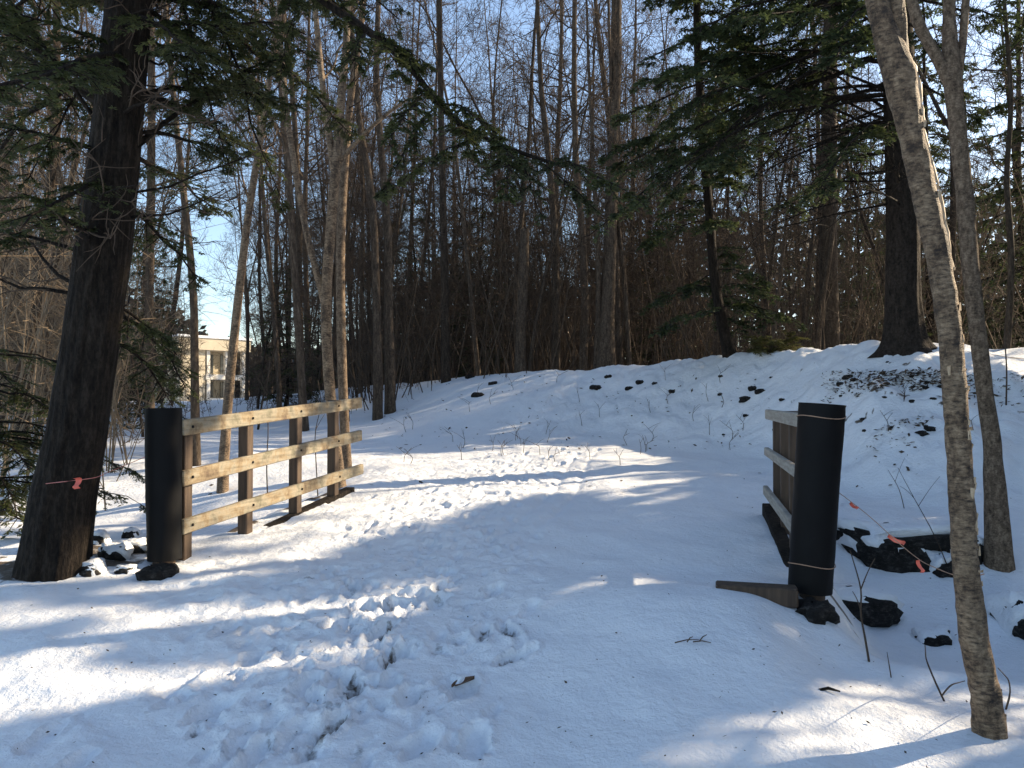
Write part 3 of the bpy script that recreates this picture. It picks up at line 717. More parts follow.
for (y0, y1) in ((118, 275), (20, 140)):
    ii = np.where((pyy > y0) & (pyy < y1))[0]; ii = ii[np.argsort(pyy[ii])]; n_ = len(ii)
    if n_ < 6: continue
    c_ = P[ii] + np.stack([Rr[ii] * 1.02 + .018 * np.sin(np.linspace(0, 3.1, n_)) + RP.normal(0, .0015, n_), 0 * ii, 0 * ii], 1); wv = .004 + .008 * np.abs(np.sin(np.linspace(0, 14, n_))) + RP.uniform(0, .004, n_)
    V = np.vstack([c_ - np.stack([wv, 0 * wv + .006, 0 * wv], 1), c_ + np.stack([0 * wv, -.008 + 0 * wv, 0 * wv], 1), c_ + np.stack([wv, 0 * wv + .004, 0 * wv], 1)]); mp.add(V, [(a * n_ + j, a * n_ + j + 1, (a + 1) * n_ + j + 1, (a + 1) * n_ + j) for a in (0, 1) for j in range(n_ - 1)])
mp.build('peeling_bark', M['peel'], tB)

# C: second pale trunk behind it
gC = ray_ground(1000, 566, HG)
tC, oC = traced_tree('birch_tree', 'grey brown trunk rising straight from the snowy gully just behind the peeling birch', 'tree',
    [([(1000, 567, 31), (998, 540, 26), (992, 440, 17.5), (985, 395, 17), (978, 333, 16.5), (970, 265, 17.5), (965, 200, 18), (958, 133, 17), (951, 68, 19), (949, 20, 13), (950, -40, 13), (946, -200, 11), (935, -500, 6)], True),
     ([(950, 85, 12), (936, 55, 12), (918, 25, 12), (908, -15, 11), (890, -120, 9), (880, -350, 5)], False),
     ([(953, 100, 9), (962, 55, 8), (966, 0, 8), (975, -150, 6), (985, -400, 3)], False)],
    gC[1], 'bark_tan', twigs=[(0, 9, .5, 1, 2.0, 2), (1, 7, .2, 1, 1.6, 2), (2, 6, .3, 1, 1.4, 2)], k=16, amp=.05, flare=.15, fl_h=.2, seed=6, per=.08, zf=4)

# D: big dark trunk on the bank
dD = 13.0
tD, oD = traced_tree('hemlock_tree', 'stout dark conifer trunk standing on top of the snowy bank at right', 'tree',
    [([(905, 366, 50), (904, 340, 41), (903, 300, 36), (903, 240, 34), (901, 150, 33), (899, 60, 31), (896, -60, 29), (890, -400, 18), (888, -800, 5)], True)],
    dD, 'bark_bank', k=48, amp=.05, flare=.5, fl_h=.22, seed=9, per=.1, zf=.8, nf=6)
PDk, RDk = oD[0]; br, lv = MB(), Leaves(); RB = np.random.default_rng(12)
def on_D(z): return np.array([np.interp(z, PDk[:, 2], PDk[:, k]) for k in range(3)])
mid = dict(tsp=.115, tlen=.8, nsub=8, nleaf=9, leaf=.075, wid=.027)
for (px, py, d, z, dr) in [(770, 168, 12, 6.3, .15), (745, 120, 13, 7.0, .18), (690, 100, 12.2, 7.6, .2), (720, 60, 13.5, 8.0, .2), (655, 150, 12.6, 7.4, .25), (640, 110, 13.6, 7.9, .25), (680, 190, 12.6, 6.9, .25), (760, 30, 12, 8.4, .2),
        (820, 70, 10.4, 7.8, .25), (700, 20, 12, 8.8, .2), (830, 180, 11, 6.2, .35), (800, 130, 14.5, 7.0, .3), (660, 60, 13, 8.7, .25), (785, 210, 13.5, 5.6, .25), (845, 150, 12, 6.3, .4), (960, 60, 12, 8.2, .2), (985, 120, 13, 7.2, .2), (1010, 30, 13, 8.6, .2), (730, 150, 14, 7.2, .2), (700, -20, 13, 9.4, .2), (780, -20, 12, 9.4, .2), (860, 10, 10.5, 8.8, .2), (640, 0, 13, 9.6, .25)]:
    b = on_D(z); e = at(px, py, d); v = e - b; L = np.linalg.norm(v); bough(br, lv, b, unit(v + UP * dr * L), L * 1.05, .02 + .006 * L, RB, dr, start=.30, **mid)
for q in range(50):
    z = RB.uniform(9, 16); a = RB.uniform(0, 6.28); bough(br, lv, on_D(z), [math.cos(a), math.sin(a), .1], RB.uniform(2, 4.0) * (1.25 - z / 20), .03, RB, .3, tsp=.25, tlen=.8, nsub=6, nleaf=7, leaf=.12, wid=.04)
for q in range(19):
    z = RB.uniform(5.8, 9.5); b = on_D(z); px, py, d = RB.uniform(640, 770), RB.uniform(-20, 190), RB.uniform(11, 14.5); v = at(px, py, d) - b; L = np.linalg.norm(v)
    bough(br, lv, b, unit(v + UP * .2 * L), L, .03, RB, .2, start=.35, **mid)
for q in range(16):   # bare dead limbs below the crown
    z = RB.uniform(4.6, 7.0); a = RB.uniform(2.2, 4.2); grow((br, br), on_D(z), [math.cos(a), math.sin(a), -.12], RB.uniform(1.5, 3), .022, 0, 2, RB, (6, 4, 3), -.05, .1)
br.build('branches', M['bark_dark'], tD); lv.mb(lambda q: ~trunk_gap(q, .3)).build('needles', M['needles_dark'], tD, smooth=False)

# E: thin dark leaning trunk with evergreen sprays, left of D
tE, oE = traced_tree('hemlock_tree', 'thin dark leaning evergreen trunk with hanging dark sprays at the crest of the bank', 'tree',
    [([(731, 362, 14), (722, 322, 11), (714, 280, 10), (710, 220, 10), (703, 150, 9), (698, 60, 9), (696, -40, 8), (694, -200, 3)], True)], 16.6, 'bark_dark', k=10, seed=13, flare=.3)
PE, RE = oE[0]; br, lv = MB(), Leaves(); RB = np.random.default_rng(14)
for q in range(62):
    z = RB.uniform(3.4, 13.2); b = np.array([np.interp(z, PE[:, 2], PE[:, k]) for k in range(3)]); a = RB.uniform(0, 6.28)
    bough(br, lv, b, [math.cos(a), math.sin(a), .2], RB.uniform(.8, 2.1) * np.interp(z, [3.4, 7, 13.5], [.9, 1.2, .35]), .016, RB, .45, tsp=.12, tlen=.65, nsub=8, nleaf=8, leaf=.085, wid=.034)
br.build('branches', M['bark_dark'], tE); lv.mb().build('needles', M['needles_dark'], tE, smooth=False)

# others, traced
gH = ray_ground(338, 489, HG)
traced_tree('forked_tree', 'forked tree with sunlit bark right behind the far end of the left railing', 'tree',
    [([(340, 490, 16), (336, 450, 13.5), (330, 395, 12), (327, 350, 11.5), (325, 300, 12), (330, 240, 11.5), (334, 180, 11), (337, 160, 12), (340, 110, 9), (346, 50, 8), (350, -40, 7), (352, -200, 5), (352, -400, 2)], True),
     ([(326, 310, 8), (318, 275, 8), (308, 245, 7), (294, 165, 7), (285, 100, 6), (280, 30, 5), (274, -100, 4), (265, -300, 2)], False),
     ([(335, 175, 9), (330, 140, 8), (324, 100, 7), (316, 20, 6), (310, -60, 5), (300, -280, 2)], False),
     ([(337, 165, 6), (352, 145, 5), (380, 118, 4), (412, 95, 3), (436, 84, 2)], False)],
    gH[1], 'bark_birch', twigs=[(0, 18, .5, 1, 2.2, 2), (1, 14, .3, 1, 1.7, 2), (2, 14, .2, 1, 1.8, 2), (3, 8, .3, 1, .8, 1)], k=12, seed=20, flare=.15)
gI = ray_ground(349, 482, HG)
traced_tree('bare_tree', 'dark trunk standing close behind the forked sunlit tree', 'tree',
    [([(348, 482, 12), (344, 420, 10.5), (341, 330, 10), (340, 250, 10), (344, 170, 10), (350, 100, 8), (362, 20, 7), (370, -80, 5), (380, -300, 2)], True)], gI[1] + .5, 'bark_tan', twigs=[(0, 18, .4, 1, 2.0, 2)], k=10, seed=24)
TR = [
 ('tall straight trunk in the middle of the woods behind the bank, thickest one there', [(606, 364, 22), (607, 320, 17), (610, 250, 15), (613, 150, 13), (616, 60, 13), (617, -40, 11), (618, -300, 3)], 20.5, 'bark_grey', (24, .55, 1, 4.2)),
 ('broken topped dark snag in the woods behind the middle of the bank', [(520, 372, 13), (521, 330, 12), (523, 280, 12), (525, 229, 10)], 20.5, 'bark_grey', None),
 ('thick shaded trunk in the dark woods left of the stout trunk on the bank', [(829, 345, 24), (829, 300, 20), (828, 220, 18), (829, 130, 17), (830, 40, 15), (832, -80, 12), (834, -300, 4)], 18.5, 'bark_grey', (20, .55, 1, 3.6)),
 ('thin dark upright trunk just right of the big leaning conifer trunk', [(152, 470, 11), (150, 400, 9), (149, 300, 9), (151, 200, 9), (152, 100, 8), (150, 0, 7), (147, -200, 3)], 12.8, 'bark_grey', (18, .35, 1, 2.0)),
 ('slightly crooked slim trunk in front of the pale house', [(196, 470, 11), (195, 400, 9), (194, 300, 8), (189, 240, 8), (182, 180, 7), (176, 120, 6), (168, 40, 6), (160, -80, 5), (150, -280, 2)], 12.0, 'bark_grey', (16, .4, 1, 2.0)),
 ('slim sunlit trunk leaning right, standing behind the left railing right of the house', [(222, 482, 12), (228, 400, 10), (238, 300, 9), (248, 215, 8), (262, 130, 7), (268, 90, 6), (280, 0, 5), (300, -150, 3)], 10.6, 'bark_birch', (14, .45, 1, 1.8)),
 ('left one of two close slim trunks at the left end of the snow bank', [(378, 380, 11), (377, 320, 9), (374, 220, 8), (368, 170, 8), (360, 130, 7), (352, 40, 6), (345, -100, 4), (340, -260, 2)], 18.5, 'bark_grey', (16, .45, 1, 3.0)),
 ('right one of two close slim trunks at the left end of the snow bank', [(390, 378, 12), (389, 320, 10), (388, 240, 9), (384, 180, 8), (380, 140, 7), (376, 60, 6), (382, -80, 5), (390, -260, 2)], 19.0, 'bark_grey', (16, .45, 1, 3.0)),
 ('slim straight trunk with a reddish sheen behind the bank, left of the broken snag', [(446, 378, 11), (445, 300, 9), (443, 200, 8), (441, 120, 7), (440, 20, 6), (438, -100, 4), (436, -280, 2)], 21.0, 'bark_grey', (16, .4, 1, 2.8)),
 ('slim trunk swinging left as it rises, right of the broken snag', [(556, 370, 10), (556, 300, 9), (554, 220, 8), (548, 150, 7), (541, 90, 6), (538, 20, 5), (533, -120, 3)], 21.5, 'bark_grey', (16, .4, 1, 2.8)),
 ('slim grey trunk close on the left of the tallest middle trunk', [(583, 370, 10), (585, 310, 9), (583, 240, 8), (576, 170, 7), (574, 80, 6), (575, -40, 5), (578, -240, 2)], 22.0, 'bark_grey', (16, .4, 1, 2.8)),
 ('slim trunk at the right edge with a bent upper stem behind the two pale trunks', [(1006, 406, 8), (1008, 340, 7), (1012, 260, 7), (1006, 180, 6), (1012, 100, 5), (1004, 0, 4), (1000, -160, 2)], 13.2, 'bark_grey', (14, .35, 1, 2.0)),
]
for i, (lab, pts, d, mat, tws) in enumerate(TR):
    traced_tree('dead_snag' if 'snag' in lab else 'bare_tree', lab, 'snag' if 'snag' in lab else 'tree', [(pts, True)], d, mat,
        twigs=[(0, tws[0], tws[1], tws[2], tws[3], 2)] if tws else None, k=10, seed=40 + i * 3, flare=.15)

# ---------------- bare trees of the woods: eight kinds, copied
def bare_proto(seed, h, r, n, lo, L, group, label, loc, kids=(7, 5, 4), fork=False):
    Q = np.random.default_rng(seed); t = thing('bare_tree', label, 'tree', loc, group)
    z = np.linspace(-.4, h, 16); P = np.stack([np.cumsum(np.cumsum(Q.normal(0, .035, 16))), np.cumsum(np.cumsum(Q.normal(0, .035, 16))), z], 1); P[:, :2] -= P[0, :2]
    rr = r * np.clip(1 - (np.maximum(z, 0) / h) * .85, .1, 1)
    rr = rr * .68; tr = MB(); rough_stem(tr, P, rr, 9, .05, .25, .25, seed); stems = [(P, rr)]
    if fork:
        k = 5; d = unit([Q.normal(0, .3), Q.normal(0, .3), 1]); P2 = P[k] + d * np.linspace(0, h * .6, 12)[:, None] + np.cumsum(Q.normal(0, .05, (12, 3)), 0); r2 = rr[k] * np.linspace(.75, .15, 12); tr.tube(P2, r2, 8); stems.append((P2, r2))
    tw = (MB(), MB())
    for (a, b) in stems: limbs_on(tw, a, b, Q, int(n * 1.3) // len(stems), lo * .8, 1, L, 2, (8, 6, 4), .4, .14, .55)
    sub = MB()
    mats = [('trunk', tr, 'bark_grey'), ('limbs', tw[0], 'bark_grey'), ('twigs', tw[1], 'twig')]
    for nm, mb, mt in mats:
        ob = mb.build(nm, M[mt], None, True); ob.parent = t
    return t
def zone(protos, cands, label, group, R):
    for i, (x, y) in enumerate(cands):
        p = protos[int(R.integers(len(protos)))]; s = R.uniform(.75, 1.2); rz = R.uniform(0, 6.28)
        loc = (x, y, float(HG(x, y)) - .03)
        if not p.get('used'):
            p.location = loc; p.rotation_euler = (0, 0, rz); p['used'] = 1; tag(p, label, 'tree', group)
        else: dup(p, loc, rz, (s, s, s * R.uniform(.9, 1.15)), label, 'tree', group).rotation_euler = (R.normal(0, .05), R.normal(0, .05), rz)
PROT = [bare_proto(201, 15, .12, 26, .3, 3.2, '', '', (0, 0, 0)), bare_proto(202, 17, .15, 28, .4, 3.6, '', '', (0, 0, 0), fork=True), bare_proto(203, 13, .085, 24, .25, 2.4, '', '', (0, 0, 0)), bare_proto(204, 16, .11, 26, .45, 3.0, '', '', (0, 0, 0)),
        bare_proto(205, 12, .07, 22, .2, 2.2, '', '', (0, 0, 0), fork=True), bare_proto(206, 18, .18, 28, .45, 3.8, '', '', (0, 0, 0)), bare_proto(207, 9, .05, 26, .15, 1.9, '', '', (0, 0, 0)), bare_proto(208, 8, .04, 26, .12, 1.7, '', '', (0, 0, 0), fork=True)]
def scatter(n, px0, px1, d0, d1, R, mind=.7, avoid=()):
    out = []; tries = 0
    while len(out) < n and tries < 20000:
        tries += 1; px = R.uniform(px0, px1); d = math.sqrt(R.uniform(d0 ** 2, d1 ** 2)); x, y, _ = at(px, 390, d)
        if any((x - a) ** 2 + (y - b) ** 2 < mind ** 2 for a, b in out): continue
        if any(a < px < b and d > c for a, b, c in avoid): continue
        out.append((x, y))
    return out
RZ = np.random.default_rng(61)
zone(PROT, scatter(150, 352, 700, 20.5, 50, RZ, .7), 'slim bare tree in the crowd of trunks behind the middle of the snow bank', 'bare trees behind the snow bank', RZ)
zone(PROT, scatter(46, -70, 150, 11.5, 42, RZ, .8), 'bare sunlit tree in the tangled woods left of the big leaning trunk', 'bare trees at the far left', RZ)
zone(PROT, scatter(48, 150, 352, 15, 48, RZ, .8, avoid=[(176, 242, 0)]), 'bare tree in the open woods seen above the left railing', 'bare trees beyond the left railing', RZ)
zone(PROT, scatter(52, 700, 1100, 17.5, 46, RZ, .8), 'bare shaded tree in the dark woods behind the right part of the bank', 'bare trees at the right', RZ)
for p in PROT:
    if 'used' in p: del p['used']

# ---------------- evergreen trees of the woods: three kinds, copied
def ever_proto(seed, h, r, z0, bl, nb, leaf, dark=True, tsp=.3):
    Q = np.random.default_rng(seed); t = thing('hemlock_tree', '', 'tree', (0, 0, 0))
    tr, br, lv = hemlock(Q, h, r, z0, bl, tsp, 1.0, 6, 6, leaf, leaf * .36, nb, .35)
    for nm, mb, mt in (('trunk', tr, 'bark_dark'), ('branches', br, 'bark_dark'), ('needles', lv.mb(), 'needles_dark' if dark else 'needles')):
        ob = mb.build(nm, M[mt], None, nm == 'trunk'); ob.parent = t
    return t
EV = [ever_proto(301, 15, .16, 1.2, 2.7, 70, .16), ever_proto(302, 11, .11, .6, 2.0, 60, .14), ever_proto(303, 5.5, .06, .3, 1.5, 46, .11, False, .2)]
def place_ever(lst, label, group):
    for (px, d, k, s) in lst:
        x, y, _ = at(px, 390, d); loc = (x, y, float(HG(x, y)) - .05); p = EV[k]; rz = RZ.uniform(0, 6.28)
        if not p.get('used'): p['used'] = 1; p.location = loc; p.rotation_euler = (0, 0, rz); p.scale = (s, s, s); tag(p, label, 'tree', group)
        else: dup(p, loc, rz, (s, s, s), label, 'tree', group)
place_ever([(860, 32, 1, 1), (935, 26, 0, 1.0), (1035, 22, 0, 1), (790, 42, 1, 1.1), (905, 36, 0, 1.1), (975, 37, 0, 1.1), (730, 44, 0, 1.0), (845, 44, 0, 1.1), (690, 46, 0, .9)],
    'dark evergreen in the shaded woods behind the right part of the bank', 'evergreens at the right')
place_ever([(415, 34, 1, 1.0), (480, 30, 1, .9), (455, 44, 0, .8), (545, 40, 1, 1.0), (590, 46, 0, .7), (500, 48, 0, .75), (630, 36, 1, .9), (660, 30, 2, 1.1)],
    'dark evergreen among the bare trunks behind the middle of the bank', 'evergreens behind the middle of the bank')
place_ever([(287, 26, 2, .9), (318, 42, 1, .7), (150, 19, 2, .8)],
    'young evergreen in the open woods seen above the left railing', 'young evergreens beyond the left railing')
place_ever([(-45, 26, 1, .9), (30, 44, 1, .9)], 'evergreen deep in the woods left of the big leaning trunk', 'evergreens at the far left')
for p in EV:
    if 'used' in p: del p['used']

# young hemlock whose low boughs reach in at the left edge
RB = np.random.default_rng(33)
x, y = -5.35, 7.7; z = float(HG(x, y)); t = thing('young_hemlock', 'low green evergreen boughs over the snow at the left edge, behind the big leaning trunk', 'tree', (x, y, z))
br, lv, tr = MB(), Leaves(), MB(); tr.tube(np.array([[x, y, z - .2], [x, y, z + 1.5], [x + .05, y, z + 3.2]]), np.array([.05, .04, .015]), 8)
for q in range(34):
    zz = RB.uniform(.3, 2.2); a = RB.normal(-.1, .9) if q < 16 else RB.uniform(0, 6.28); bough(br, lv, [x, y, z + zz], [math.cos(a), math.sin(a), .15], RB.uniform(.9, 1.7) * (1.2 - zz / 4), .014, RB, .4, tsp=.09, tlen=.4, nsub=7, nleaf=9, leaf=.04, wid=.014)
tr.build('trunk', M['bark_dark'], t); br.build('branches', M['bark_dark'], t); lv.mb().build('needles', M['needles'], t, smooth=False)

# sunlit evergreen shrub on the crest
x, y, _ = at(770, 348, 16.2); z = float(HG(x, y)); t = thing('evergreen_shrub', 'low yellow green evergreen shrub on the crest right of the leaning dark trunk', 'shrub', (x, y, z)); br, lv = MB(), Leaves()
for q in range(26):
    a = RB.uniform(0, 6.28); bough(br, lv, [x, y, z], [math.cos(a), math.sin(a), RB.uniform(.3, 1.4)], RB.uniform(.5, 1.0), .01, RB, .3, tsp=.1, tlen=.3, nsub=6, nleaf=7, leaf=.05, wid=.018)
br.build('stems', M['brush'], t); lv.mb().build('needles', M['needles_shrub'], t, smooth=False)

# ---------------- unseen trees added right of the view, crowns pruned to shape the sun patches
for i, (x, y, h) in enumerate([(9.5, 2.0, 13), (12.5, 5.5, 15), (11.5, 8.6, 14), (15, 9.5, 16), (10.6, 6.6, 13), (13.4, 12.0, 14), (14.5, 2.5, 15), (17, 13.5, 15), (19, 6.5, 16), (18.5, 17.5, 15), (17, 22.5, 14), (8.5, -2, 12), (13, -2.5, 14)]):
    Q = np.random.default_rng(500 + i); z = float(HG(x, y)); t = thing('hemlock_tree', 'tall dense hemlock added right of the view to shade the snow', 'tree', (x, y, z), 'unseen hemlocks added to shade the trail')
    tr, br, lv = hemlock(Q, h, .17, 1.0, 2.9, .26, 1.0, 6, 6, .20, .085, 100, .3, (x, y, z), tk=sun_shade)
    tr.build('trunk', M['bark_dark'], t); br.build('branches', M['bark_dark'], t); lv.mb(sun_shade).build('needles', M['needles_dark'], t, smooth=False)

# ---------------- undergrowth: thin stems nobody could count
def thicket(n, px0, px1, d0, d1, hmin, hmax, R, m):
    for q in range(n):
        px = R.uniform(px0, px1); d = math.sqrt(R.uniform(d0 ** 2, d1 ** 2)); x, y, _ = at(px, 390, d); z = float(HG(x, y)); h = R.uniform(hmin, hmax)
        b = np.array([x, y, z - .1]); lean = np.array([R.normal(0, .22), R.normal(0, .22), 1.0]); mid_ = b + lean * h * .5 + R.normal(0, .06 * h, 3); e = b + lean * h + R.normal(0, .12 * h, 3)
        if 172 < px < 246 and R.random() < .55: continue
        P = smooth_poly(np.array([b, mid_, e]), 5); m.tube(P, np.linspace(.006 + .0022 * h, .003, 5), 3)
        for k in range(int(R.integers(4, 9))):
            u = R.uniform(.2, .95); i = min(int(u * 4), 3); s = P[i] + (P[i + 1] - P[i]) * (u * 4 - i); dv = unit([R.normal(0, .8), R.normal(0, .8), R.uniform(-.1, .9)]) * h * R.uniform(.12, .38)
            m.tube(np.array([s, s + dv * .55 + R.normal(0, .03, 3), s + dv + UP * .05 * h]), np.array([.007, .005, .003]), 3)
            for k2 in range(3):
                s2 = s + dv * R.uniform(.25, .95); d2 = (dv * .35 + R.normal(0, .3, 3) * np.linalg.norm(dv)) * R.uniform(.5, 1); m.tube(np.array([s2, s2 + d2 * .5 + UP * .02, s2 + d2]), np.array([.005, .004, .002]), 3)
RT = np.random.default_rng(71); m = MB()
thicket(850, 345, 720, 19.8, 40, .8, 6.5, RT, m); thicket(600, 700, 1100, 15.5, 38, .8, 4.5, RT, m); thicket(260, 130, 345, 16, 46, .6, 2.6, RT, m)
thicket(330, 350, 720, 20.5, 42, 4, 9.5, RT, m); thicket(200, 700, 1090, 16.5, 38, 4, 9, RT, m)
tag(m.build('undergrowth', M['brush'], None), 'tangle of thin bare stems and twigs filling the woods behind the snow', 'undergrowth', kind='stuff')
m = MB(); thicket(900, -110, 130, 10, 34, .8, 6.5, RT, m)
tag(m.build('undergrowth', M['brush_sunlit_tan'], None), 'tangle of tan saplings and twigs at the far left, coloured paler as if sunlit', 'undergrowth', kind='stuff')
# russet leaves that still hang on the brush
lv = Leaves(); n = 6500; px = np.concatenate([RT.uniform(380, 720, n // 2), RT.uniform(-80, 120, n - n // 2)]); d = RT.uniform(20.5, 36, n); d[n // 2:] = RT.uniform(11, 32, n - n // 2)
P = np.stack([(px - 512) / F * d, d, HG((px - 512) / F * d, d) + RT.gamma(2, .9, n)], 1); cl = fbm(P[:, 0] * 1.1, P[:, 1] * .8 + P[:, 2] * .9, 131, 3); P = P[cl > .18]
lv.add(P, RT.normal(0, 1, P.shape), RT.normal(0, 1, P.shape), RT.uniform(.05, .09, len(P)), .045)
tag(lv.mb().build('dry_leaves', M['dead_leaf'], None, smooth=False), 'dry russet leaves still hanging in the brush of the woods', 'leaves', kind='stuff')

# far woods closing the view
RW = np.random.default_rng(81); lv = Leaves(); m = MB()
sky_px = [-400, 0, 120, 200, 250, 350, 380, 450, 520, 640, 700, 1100, 1500]; sky_y = [200, 230, 285, 335, 352, 352, 300, 270, 290, 265, 215, 200, 200]
n = 90000; px = RW.uniform(-400, 1500, n); d = RW.uniform(62, 105, n); top = CZ + (400 - np.interp(px, sky_px, sky_y) + 26 * fbm(px * .045, px * 0 + 2.5, 140, 3)) / F * d
x = (px - 512) / F * d; z0_ = HG(x, d) - .5; z = z0_ + (top - z0_) * RW.beta(1.0, 1.35, n); lv.add(np.stack([x, d, z], 1), RW.normal(0, 1, (n, 3)) + UP * .4, RW.normal(0, 1, (n, 3)), RW.uniform(.5, 1.2, n), .5)
tag(lv.mb().build('far_woods', M['far'], None, smooth=False), 'far off dark woods closing the view behind the trees', 'woods', kind='stuff')

# ---------------- house
hd = 57.0; S_ = hd / F; hx, hy, _ = at(180, 390, hd); hz = float(HG(hx, hy)) - .3
t = thing('house', 'pale two storey house with recessed balconies, far off between the trunks at left', 'house', (hx, hy, hz))
def hp(px, py, dy=0): q = at(px, py, hd); return np.array([q[0], hd + dy, q[2]])
def hbox(m, x0, x1, y0, y1, f, b_, bev=.01):
    a = hp(x0, y1); c = hp(x1, y0); c0 = (a + c) / 2; c0[1] = hd + (f + b_) / 2; m.box(c0, [[abs(c[0] - a[0]) / 2, 0, 0], [0, (b_ - f) / 2, 0], [0, 0, abs(c[2] - a[2]) / 2]], bev)
m = MB(); hbox(m, 180, 201, 349, 408, 0, 4.5); hbox(m, 201, 236, 349, 408, 1.6, 4.5); m.build('wall', M['plaster'], t, smooth=False)
m = MB(); hbox(m, 177, 239, 337, 349, -.4, 4.8); m.build('roof', M['plaster'], t, smooth=False)
m = MB(); hbox(m, 176, 240, 334.5, 336.9, -.5, 4.9); m.build('roof_snow', M['snow_cap'], t, smooth=False)
for (a, b_) in ((373.5, 379), (398, 408)): m = MB(); hbox(m, 201.2, 236, a, b_, -.1, 1.55); m.build('balcony', M['trim'], t, smooth=False)
for xx in (202, 218, 233): m = MB(); hbox(m, xx, xx + 3, 349.2, 373.3, -.05, .3); hbox(m, xx, xx + 3, 379.2, 397.8, -.05, .3); m.build('pillar', M['trim'], t, smooth=False)
for y0, y1 in ((352, 372), (381, 397)):
    for xx in (206, 222): m = MB(); hbox(m, xx, xx + 10, y0, y1, 1.52, 1.58); m.build('window', M['glass'], t, smooth=False)

t.rotation_euler = (0, 0, math.radians(48)); t.scale = (1.25, 1, 1)

# ---------------- rocks
rocks = [  # px, py (visible middle), half sizes x,y,z in px at that depth, label
 (892, 538, 50, 44, 18, 'long low dark rock under a lip of snow, right of the right black post'), (852, 600, 40, 26, 11, 'flat dark rock beside the foot of the right black post'),
 (812, 606, 20, 20, 10, 'dark rock under the foot of the right black post'), (1024, 612, 22, 26, 18, 'dark rock cut by the right edge of the photo'), (936, 636, 14, 12, 8, 'small dark rock just left of the birch foot'), (942, 562, 14, 16, 11, 'dark rock between the two pale trunks'),
 (968, 548, 10, 14, 16, 'dark rock touching the left of the straight grey brown trunk'),
 (158, 568, 16, 14, 11, 'dark rock at the foot of the left black post'), (90, 566, 14, 14, 8, 'dark flat rock near the foot of the big leaning trunk'), (112, 550, 13, 13, 8, 'dark rock in the middle of the cluster between leaning trunk and left black post'), (134, 545, 12, 12, 6, 'flat dark rock left of the left black post'),
 (98, 538, 9, 10, 8, 'small dark rock behind the foot of the big leaning trunk'), (130, 533, 7, 8, 5, 'tiny dark rock highest of those left of the left black post'), (124, 569, 9, 9, 4, 'thin dark rock lowest of those left of the left black post'), (8, 505, 10, 12, 12, 'dark rock at the left edge of the photo'), (30, 548, 9, 10, 6, 'small dark rock left of the big leaning trunk')]
for i, (px, py, ax, ay, az, lab) in enumerate(rocks):
    p = ray_ground(px, py + az * .7, HG); s = p[1] / F; o = rock_mb((p[0], p[1], p[2] - az * s * .15), (ax * s, ay * s, az * s * 1.25), R, i, 0.0).build('rock', M['rock'], None, True, p); tag(o, lab, 'rock')
    if i not in (2, 7): c_ = rock_mb((p[0], p[1] + ay * s * .25, p[2] + az * s * .42), (ax * s * 1.1, ay * s * 1.0, az * s * 1.1), R, i, 0.0).build('snow_cap', M['snow'], None, True, p); c_.parent = o; c_.location = (0, 0, 0)
for i in range(46):
    if i < 16: px, py = [(595, 388), (640, 383), (655, 384), (630, 389), (608, 377), (470, 378), (493, 384), (478, 396), (672, 392), (760, 392), (752, 389), (745, 400), (848, 378), (840, 384), (930, 430), (922, 434)][i]; w = R.uniform(3, 6)
    else: px, py, w = R.uniform(720, 960), R.uniform(362, 440), R.uniform(1.5, 4)
    p = ray_ground(px, py, HG); s = p[1] / F
    o = rock_mb((p[0], p[1], p[2]), (w * s, w * s * .8, w * s * .55), R, 40 + i, R.uniform(0, 3)).build('rock', M['rock'], None, True, p); tag(o, 'small dark stone poking through the snow of the far bank', 'rock', 'stones on the snowy bank')

# ---------------- marking strings with ribbons
def string(name, label, pts, ribs, mat):
    P = smooth_poly(np.array([at(*q) for q in pts]), 30); t = thing(name, label, 'string', P[15]); m = MB(); m.tube(P, np.full(30, .0028), 5); m.build('cord', M[mat], t)
    for (px, py, d, dx, dy, w) in ribs:
        a = at(px, py, d); e = at(px + dx, py + dy, d); k = 7; u = np.linspace(0, 1, k); C_ = a + (e - a) * u[:, None]; side = unit(np.cross(e - a, [0.15, 1, .2])) * w * d / F / 2
        C_ = C_ + np.stack([0 * u, .03 * np.sin(u * 6), .006 * np.sin(u * 9)], 1)
        V = np.vstack([C_ - side, C_ + side, C_ - side + [0, .003, 0], C_ + side + [0, .003, 0]]); m = MB(); m.add(V, [(j, j + 1, k + j + 1, k + j) for j in range(k - 1)] + [(2 * k + j, 3 * k + j, 3 * k + j + 1, 2 * k + j + 1) for j in range(k - 1)]); m.build('ribbon', M['ribbon'], t)
dd = gA[1]
string('marking_string', 'thin string with one small red ribbon tied round the big leaning trunk', [(36, 488, dd + .1), (42, 484, dd - .22), (70, 481, dd - .35), (96, 478, dd - .2), (104, 474, dd + .1), (150, 455, dd + .6), (165, 448, dd + 1.0)], [(76, 478, dd - .37, 2, 11, 7)], 'cord_pink')
string('marking_string', 'string with orange pink ribbons strung from the right black post to the pale trunk', [(838, 492, 5.3), (870, 516, 5.2), (898, 543, 5.05), (922, 562, 4.8), (950, 574, 4.2), (960, 576, 3.75), (975, 577, 3.62), (984, 574, 3.75)], [(888, 536, 5.08, 16, 8, 4), (920, 560, 4.83, 1, 13, 3.5), (851, 503, 5.25, 6, 6, 3)], 'cord')

